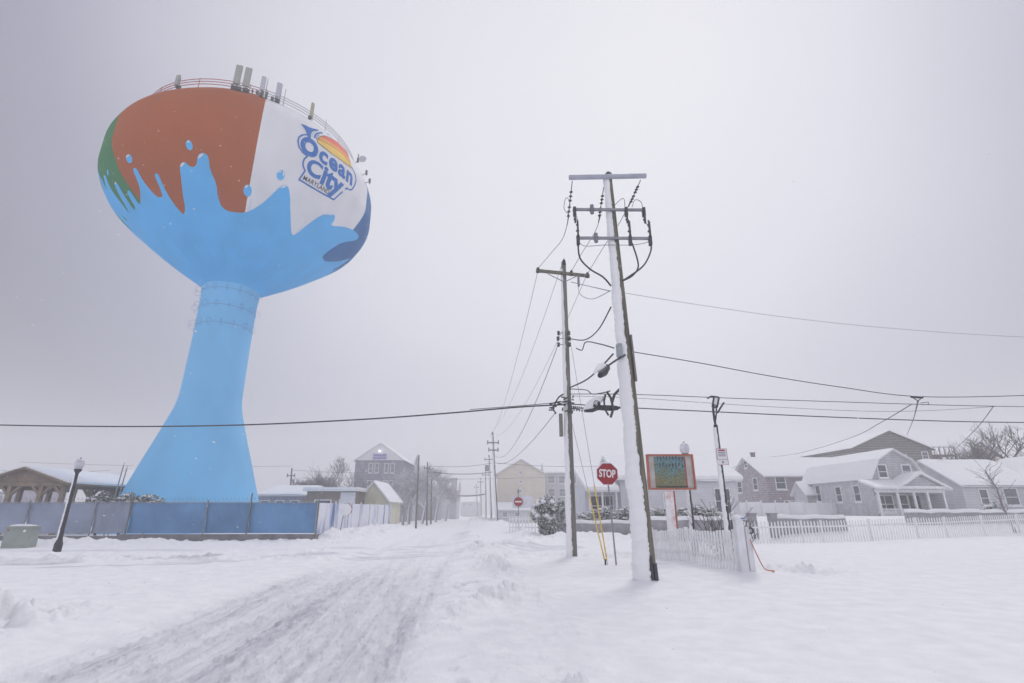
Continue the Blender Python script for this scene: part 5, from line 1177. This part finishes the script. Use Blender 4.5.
mb = MB(); rr = random.Random(8)
for zz in (11.75, 11.2):
    x = wd/2-1.1
    while x < wd/2+1.05: w_ = rr.uniform(.08, .2); mb.box((x+w_/2, -.41, zz), (w_, .02, .2+.08*rr.random())); x += w_+.07
mb.build('lettering', mat('purple_text', s2l(132, 118, 178), .6, .1), sg)
em = bpy.data.materials.new('lit_lamp'); em.use_nodes = True; e_ = em.node_tree.nodes['Principled BSDF']; e_.inputs['Emission Color'].default_value = (1, .98, .9, 1); e_.inputs['Emission Strength'].default_value = 5
mb = MB(); mb.box((wd/2, -.45, 12.75), (.14, .3, .12)); lf = mb.build('lamp_bracket', M['darksteel'], th3); mb = MB(); mb.ball((wd/2-.02, -.62, 12.5), .15, n=10, m=8); mb.build('bulb', em, lf)
c = at(401, 470, 104)
house('side_house', 'pale house with a steep snowy roof just behind the tall grey house', (c.x-4, 106), 5.6, 8, 0, 10.4, 13.2, 'x', palew, rz=0, group='far houses', wins=[('f', 4.8, z, .7, 1.4) for z in (9.6, 7, 4.4)])
# small yellow house and flat roofed shop
c = at(358, 505, 60)
house('yellow_cottage', 'small yellow cottage with a snowy gable roof behind the whitened fence', (c.x, 60), 3.3, 7, 0, 2.9, 4.8, 'y', mat('yellow_wall', s2l(212, 208, 186), .85, .06, 1, siding=.2, snow_wind=.3), over=.3, rz=0, wins=(('f', 2.5, 1.7, .5, 1.1),), group='far houses')
c = at(302, 505, 56); d = at(354, 505, 56); o = thing('flat_roof_shop', 'low brown and white shop with a flat snowy roof behind the whitened fence', 'shop', (c.x, 57, 0), 0, 'far houses')
w = d.x-c.x; mb = MB(); mb.box((w/2, 3, 1.9), (w, 6, 3.8)); mb.build('wall', mat('shop_brown', s2l(142, 130, 122), .85, .1, 1, snow_wind=.35, snow_scale=1.3), o)
mb = MB(); mb.box((w/2, 2.8, 3.9), (w+.5, 7, .2)); rf = mb.build('roof', M['trim'], o); mb = MB(); mb.box((w/2, 2.8, 4.10), (w+.4, 6.9, .2)); mb.build('snow_cover', SNOW, rf)
mb = MB(); mb.box((w-1.0, -.06, 1.9), (1.6, .1, 3.6)); mb.build('side_panel', M['white'], o)
window(o, 'f', 1.8, 2.2, 1.6, 1.3); window(o, 'f', 4.2, 2.2, 1.2, 1.3)
# far roofs
def simple_far(px0, px1, Y, ze, zr, label, wm=palew, ridge='x', D_=10, nm='far_house', sn=.3, wn=3):
    a, b = at(px0, 505, Y), at(px1, 505, Y); W_ = b.x-a.x
    return house(nm, label, (a.x, Y), W_, D_, 0, ze, zr, ridge, wm, rz=0, group='far houses', snow=sn, wins=[('f', W_*(k+.5)/wn, ze-1.2, .8, 1.2) for k in range(wn)])
brownw = mat('dull_wall', s2l(160, 157, 170), .85, .1, 1, snow_wind=.6)  # paler wall colour stands for distance haze, besides wind-plastered snow
simple_far(257, 302, 62, 3.5, 4.6, 'dark-walled low house with a snowy roof right of the tower foot', brownw)
simple_far(437, 456, 150, 7.5, 11.0, 'faint snowy-roofed house at the far left of the street end', palew)
simple_far(400, 436, 120, 7.0, 9.6, 'house with a snowy roof half hidden by trees left of the street', brownw)
simple_far(461, 480, 235, 6.0, 8.0, 'very faint building closing the far end of the street', palew)
simple_far(96, 142, 70, 5.0, 7.2, 'snowy-roofed house left of the tower foot behind the pavilion', brownw)
simple_far(-60, 10, 90, 5.0, 7.4, 'faint snowy-roofed house behind the pavilion at the left edge', brownw)
c = at(453.5, 505, 140); mb = MB(); mb.box((c.x, 140, 5), (1.5, 1.5, 10)); mb.box((c.x, 140, 10.1), (1.8, 1.8, .3)); tag(mb.build('chimney_stack', mat('stack_brick', s2l(176, 174, 184), .9, .1, snow_wind=.5)), 'square grey stack at the left of the far street end', 'chimney stack')  # stack colour lightened in place of distance haze, plus clinging snow
# pavilion
pv_ = thing('pavilion', 'open timber pavilion with a snowy gabled roof behind the fence, far left', 'pavilion', (-41.6, 42, 0), math.radians(2))
def pavilion():
    o = pv_; Wd, Ln = 6.2, 9.0
    mb = MB(); mb.prism([(0, 3.95), (Wd, 3.95), (Wd/2, 4.9)], 'y', .0, .2); mb.build('gable_wall', tan, o); mb = MB(); mb.prism([(0, 3.95), (Wd, 3.95), (Wd/2, 4.9)], 'y', Ln-.2, Ln); mb.build('gable_wall', tan, o)
    rf = MB(); rf.prism([(-.6, 3.72), (Wd/2, 4.95), (Wd/2, 5.07), (-.6, 3.85)], 'y', -.7, Ln+.5); rf.prism([(Wd/2, 4.95), (Wd+.6, 3.72), (Wd+.6, 3.85), (Wd/2, 5.07)], 'y', -.7, Ln+.5); r = rf.build('roof', tan, o)
    sn = MB(); sn.prism([(-.6, 3.86), (Wd/2, 5.08), (Wd/2, 5.2), (-.58, 4.0)], 'y', -.6, Ln+.5); sn.prism([(Wd/2, 5.08), (Wd+.6, 3.86), (Wd+.58, 4.0), (Wd/2, 5.2)], 'y', -.6, Ln+.5); sn.build('snow_cover', SNOW, r)
    for x in (.2, Wd/2-1.2, Wd/2+1.2, Wd-.2):
        mb = MB(); mb.box((x, .1, 1.9), (.3, .3, 3.8)); mb.build('post', tan, o)
    for y in (3, 6, 8.8): mb = MB(); mb.box((Wd-.2, y, 1.8), (.3, .3, 3.6)); mb.build('post', tan, o); mb = MB(); mb.box((.2, y, 1.8), (.3, .3, 3.6)); mb.build('post', tan, o)
    for x in (.2, Wd/2-1.2, Wd/2+1.2, Wd-.2):
        for s in (-1, 1):
            if 0 < x+s*.9 < Wd: mb = MB(); mb.bar((x, .1, 2.9), (x+s*.9, .1, 3.8), .18, .18); mb.build('knee_brace', tan, o)
    for y in (3, 6, 8.8):
        for s in (-1, 1): mb = MB(); mb.bar((Wd-.2, y, 2.8), (Wd-.2, y+s*.9, 3.6), .18, .18); mb.build('knee_brace', tan, o)
    mb = MB(); mb.box((Wd/2, .1, 3.78), (Wd, .3, .3)); mb.box((Wd-.2, Ln/2, 3.6), (.3, Ln, .3)); mb.box((.2, Ln/2, 3.6), (.3, Ln, .3)); mb.build('beam', tan, o)
pavilion()
for k, (px, Y, hh) in enumerate(((112, 38, 4.9), (116, 38.5, 4.7))):
    p = at(px, 500, Y); mb = MB(); mb.cyl((0, 0, 0), (.25, 0, hh), .04, n=6); mb.cyl((.24, 0, hh-.4), (.26, 0, hh+.2), .02, n=5); q = tag(mb.build('mast', M['steel']), ['left of the two thin masts between the pavilion and the tower', 'right of the two thin masts between the pavilion and the tower'][k], 'mast', 'thin masts'); q.location = (p.x, Y, 0)

# ------------------------------------------------------------------ trees and shrubs
BARK = mat('bark', s2l(128, 120, 128), .9, .15, 5, snow_up=.62, snow_wind=.36, snow_scale=5)
BARKD = mat('dark_bark', s2l(86, 78, 82), .9, .15, 5, snow_up=.55, snow_wind=.28, snow_scale=9)
def bare_tree(loc_, H_, spread, label, seed, m=BARK, twigs=2600, group='bare trees', tw=.022, levels=5, name='bare_tree', rz=0, trunk_r=None):
    rr = random.Random(seed); o = thing(name, label, 'tree', loc_, 0, group)
    tk, cr_ = MB(), MB(); cnt = 0
    Q = [(Vector((0, 0, -.1)), Vector((0, 0, 1)), H_*.30, trunk_r or H_*.022, 0)]
    while Q and cnt < twigs:
        p, d, L_, r, lev = Q.pop(0); cnt += 1; k = 3; pts = [p]; q = p; dd = d.copy()
        for i in range(k):
            dd = (dd+Vector((rr.uniform(-1, 1), rr.uniform(-1, 1), rr.uniform(-.2, .7)))*.18).normalized(); q = q+dd*L_/k; pts.append(q)
        (tk if lev <= 1 else cr_).tube(pts, r, 7 if lev <= 1 else 3, 0, False, [r*(1-.35*i/k) for i in range(k+1)])
        if lev >= levels: continue
        for b in range(rr.choice((3, 4)) if lev < 2 else rr.choice((3, 4, 5))):
            f = rr.uniform(.45, 1.0); s_ = pts[min(k, int(f*k+.5))]
            ax = Vector((rr.uniform(-1, 1), rr.uniform(-1, 1), rr.uniform(-.15, .75))).normalized()
            Q.append((s_, (dd*rr.uniform(.5, .9)+ax*spread).normalized(), L_*rr.uniform(.58, .84), max(tw*.4, r*.55), lev+1))
    tk.build('trunk', m, o, fix=False); cr_.build('crown', m, o, fix=False); return o
def G0(px, Y, py=505): p = at(px, py, Y); p.z = 0; return p
bare_tree(G0(993, 66), 18.5, .95, 'large bare tree behind the bungalow at the right edge', 11, BARKD, 5200, tw=.05)
bare_tree(G0(1030, 62), 16.5, .9, 'bare tree half out of frame right of the large bare tree', 12, BARKD, 3500, tw=.05)
bare_tree(G0(962, 84), 17.5, .9, 'smaller bare tree left of the large bare tree, above the bungalow roof', 13, BARK, 2500, tw=.04)
for k, (px, Y, h_, lb) in enumerate(((330, 82, 12.0, 'misty bare tree just left of the tall grey house'), (314, 78, 9.5, 'misty bare tree right of the thin pole behind the blue fence'), (343, 92, 13.5, 'taller misty bare tree touching the tall grey house'), (300, 74, 8.5, 'low bare tree behind the blue fence end'), (267, 80, 8.0, 'low misty tree beside the tower foot'))):
    bare_tree(G0(px, Y), h_, .9, lb, 30+k, BARK, 3000, tw=.045, group='misty bare trees left of the street')
for k, (px, Y, h_, lb) in enumerate(((404, 70, 9.5, 'snow-laden tree between the yellow cottage and the bare pole'), (410, 74, 11.0, 'snow-laden tree just left of the bare dark pole'), (423, 84, 12.0, 'snow-laden tree just right of the bare dark pole'), (436, 96, 11.5, 'snow-laden tree right of the left pole row'), (446, 112, 11.5, 'farthest snow-laden tree left of the street'))):
    bare_tree(G0(px, Y), h_, 1.0, lb, 50+k, mat('snowy_bark', s2l(150, 146, 156), .9, .1, 5, snow_up=1.3, snow_wind=1.15, snow_scale=4), 3000, tw=.07, group='snow-laden trees left of the street')
# slanting sapling by the right fence and bare shrub behind the near fence
sp_ = at(1016.5, 534, 34.5); sp_.z = gz(sp_.x, sp_.y)
o = thing('leaning_sapling', 'thin leaning sapling before the long picket fence at the right edge', 'tree', sp_)
tt = at(985, 470, 34.5)-sp_; mid = at(1002, 505, 34.5)-sp_
mb = MB(); mb.tube([(0, 0, -.1), mid, at(997, 489, 34.5)-sp_, tt], .05, 7, 0, True, [.08, .06, .045, .02]); mb.build('trunk', BARK, o, fix=False)
mb = MB(); rr = random.Random(5)
for k in range(60):
    f = rr.uniform(.35, 1); s = Vector((0, 0, 0)).lerp(mid, f*2) if f < .5 else mid.lerp(tt, (f-.5)*2)
    d = Vector((rr.uniform(-1, 1.2), rr.uniform(-1, 1), rr.uniform(.1, 1.4)))*rr.uniform(.3, 1.1); mb.tube([s, s+d*.5+Vector((0, 0, .05)), s+d], .012, 3, 0, False)
mb.build('crown', BARK, o, fix=False)
def shrub_bare(px, py, Y, H_, n, label, seed, m=BARKD, spread=.7):
    p = at(px, py, Y); p.z = gz(p.x, p.y)-.05; rr = random.Random(seed)
    o = thing('bare_shrub', label, 'shrub', p, 0, 'bare shrubs'); mb = MB()
    for k in range(n):
        d = Vector((rr.uniform(-spread, spread), rr.uniform(-spread, spread), 1)).normalized(); L_ = H_*rr.uniform(.5, 1.0); pts = [Vector((rr.uniform(-.15, .15), rr.uniform(-.15, .15), 0))]
        for i in range(4): d = (d+Vector((rr.uniform(-.3, .3), rr.uniform(-.3, .3), .1))).normalized(); pts.append(pts[-1]+d*L_/4)
        mb.tube(pts, .015, 4, 0, False, [.02, .016, .013, .010, .007])
        for j in range(5): s = pts[rr.choice((1, 2, 3))]; d2 = (d+Vector((rr.uniform(-1, 1), rr.uniform(-1, 1), .2))).normalized(); mb.tube([s, s+d2*L_*.18, s+d2*L_*.3+Vector((0, 0, .05))], .007, 3, 0, False)
    mb.build('stems', m, o, fix=False)
shrub_bare(720, 528, 20.5, 2.5, 26, 'bare twiggy shrub behind the near picket fence left of the floodlight pole', 2)
shrub_bare(738, 528, 23, 1.7, 16, 'low twiggy shrub right of the floodlight pole', 6)
LEAF = mat('snowy_leaf', s2l(92, 104, 96), .7, .25, 8, snow_up=.95, snow_wind=.85, snow_scale=5)
def leafy(px, Y, zc, rx, rz_, n, label, seed, group='snow-covered evergreen shrubs', leaf=.17, cl=40):
    p = at(px, 505, Y); rr = random.Random(seed); o = thing('evergreen_shrub', label, 'shrub', (p.x, Y, 0), 0, group)
    mb = MB(); sn = MB()
    cs = []
    for k in range(cl):
        while True:
            v = Vector((rr.uniform(-1, 1), rr.uniform(-1, 1), rr.uniform(-1, 1)))
            if .3 < v.length < 1: break
        v *= .86
        cs.append((v, rr.uniform(.17, .30)))
    for k in range(n):
        v, s = rr.choice(cs); d = Vector((rr.gauss(0, 1), rr.gauss(0, 1), rr.gauss(0, 1))); d.normalize()
        w = v+d*s*rr.uniform(.7, 1.05); c = Vector((w.x*rx, w.y*rx, zc+w.z*rz_))
        ax = (d+Vector((rr.uniform(-.5, .5), rr.uniform(-.5, .5), rr.uniform(-.2, .5)))).normalized(); sd_ = ax.cross(Vector((rr.uniform(-1, 1), rr.uniform(-1, 1), rr.uniform(-1, 1)))).normalized()
        l = leaf*rr.uniform(.6, 1.3); mb.add([c, c+ax*l*.5+sd_*l*.28, c+ax*l, c+ax*l*.5-sd_*l*.28], [(0, 1, 2, 3)])
    for v, s in cs:
        if v.z > -.5 and rr.random() < .9:
            c = Vector((v.x*rx, v.y*rx, zc+v.z*rz_))+WIND*s*rx*.62+Vector((0, 0, s*rz_*.5))
            b = MB(); b.ball((0, 0, 0), 1, n=9, m=6)
            vv = [Vector(q) for q in b.v]; mb.add([c+Vector((q.x*s*rx*.72, q.y*s*rx*.72, q.z*s*rz_*.42))*(1+.25*math.sin(q.x*9+q.z*7+k)) for q in vv], b.f, 1, True)
    mb.build('foliage', [LEAF, SNOW], o, fix=False)
    tk = MB(); tk.cyl((0, 0, -.1), (0, 0, zc), .09, .05, 7); tk.build('stem', BARKD, o)
leafy(549, 38, 1.5, 1.2, 1.3, 8000, 'big round snow-dusted evergreen shrub left of the second pole', 21, leaf=.17, cl=70)
for k, (px, Y, zc, rx, rz_, lb) in enumerate(((590, 41, 1.35, 1.1, .55, 'snowy clipped shrub behind the yellow guy guards'), (606, 41, 1.5, 1.0, .7, 'snowy shrub right of the guards, left of the stop sign post'), (625, 41.5, 1.4, 1.1, .6, 'snowy shrub at the cottage wall left of the main pole'), (655, 35.5, 1.35, .95, .6, 'snowy shrub left of the orange sign post'), (677, 35.5, 1.3, .7, .45, 'small snowy shrub just right of the orange sign post'), (691, 35.5, 1.45, 1.0, .65, 'snowy shrub behind the lamp by the picture sign'), (708, 35.5, 1.4, .9, .6, 'snowy shrub below the right cottage window'))):
    leafy(px, Y, zc, rx, rz_, 2600, lb, 70+k, leaf=.12, cl=36)
for k, (px, Y, zc, rx, lb) in enumerate(((102, 35.5, 2.2, .9, 'leafy snow-flecked shrub over the grey fence left of the tower'), (125, 36, 2.2, 1.0, 'leafy snow-flecked shrub over the fence post left of the tower'), (149, 37, 2.1, 1.0, 'leafy shrub tops in front of the tower foot'), (990, 40, 1.7, 1.0, 'snowy shrub below the bungalow window'))):
    leafy(px, Y, zc, rx, .65, 1300, lb, 90+k, leaf=.17, cl=30)
# small fence before the cottage, down the street
mb = MB(); o = thing('picket_fence', 'faint far picket fence under the snowy round bush', 'picket fence', (-.2, 44, .2), ST, 'white picket fences')
for k in range(34): mb.box((k*.26, 0, .55), (.10, .03, 1.3))
mb.box((4.4, .04, .3), (8.8, .05, .1)); mb.box((4.4, .04, .95), (8.8, .05, .1)); mb.build('picket_panel', M['whitepick'], o)

# ------------------------------------------------------------------ falling snow
def flakes():
    rr = np.random.RandomState(5); n = 3600
    Y = 4+30*rr.rand(n)**.8; X = (rr.rand(n)*2-1)*Y*1.15; Z = .1+rr.rand(n)*Y*1.15
    s = (.003+.0035*rr.rand(n))
    base = np.array([(1, 0, 0), (-1, 0, 0), (0, 1, 0), (0, -1, 0), (0, 0, 1), (0, 0, -1)], float)
    F = np.array([(0, 2, 4), (2, 1, 4), (1, 3, 4), (3, 0, 4), (2, 0, 5), (1, 2, 5), (3, 1, 5), (0, 3, 5)])
    d = np.array([1.9, .5, -.6]); d /= np.linalg.norm(d)
    V_ = base[None]*s[:, None, None]; V_ = V_+(V_ @ d)[..., None]*d*1.8
    V_ = V_+np.stack([X, Y, Z], -1)[:, None]
    me = bpy.data.meshes.new('snowflakes'); me.from_pydata(V_.reshape(-1, 3).tolist(), [], (F[None]+6*np.arange(n)[:, None, None]).reshape(-1, 3).tolist()); me.materials.append(SNOW)
    o = bpy.data.objects.new('snowflakes', me); COL.objects.link(o); tag(o, 'fine wind-driven snowflakes in the air', kind='stuff')
flakes()
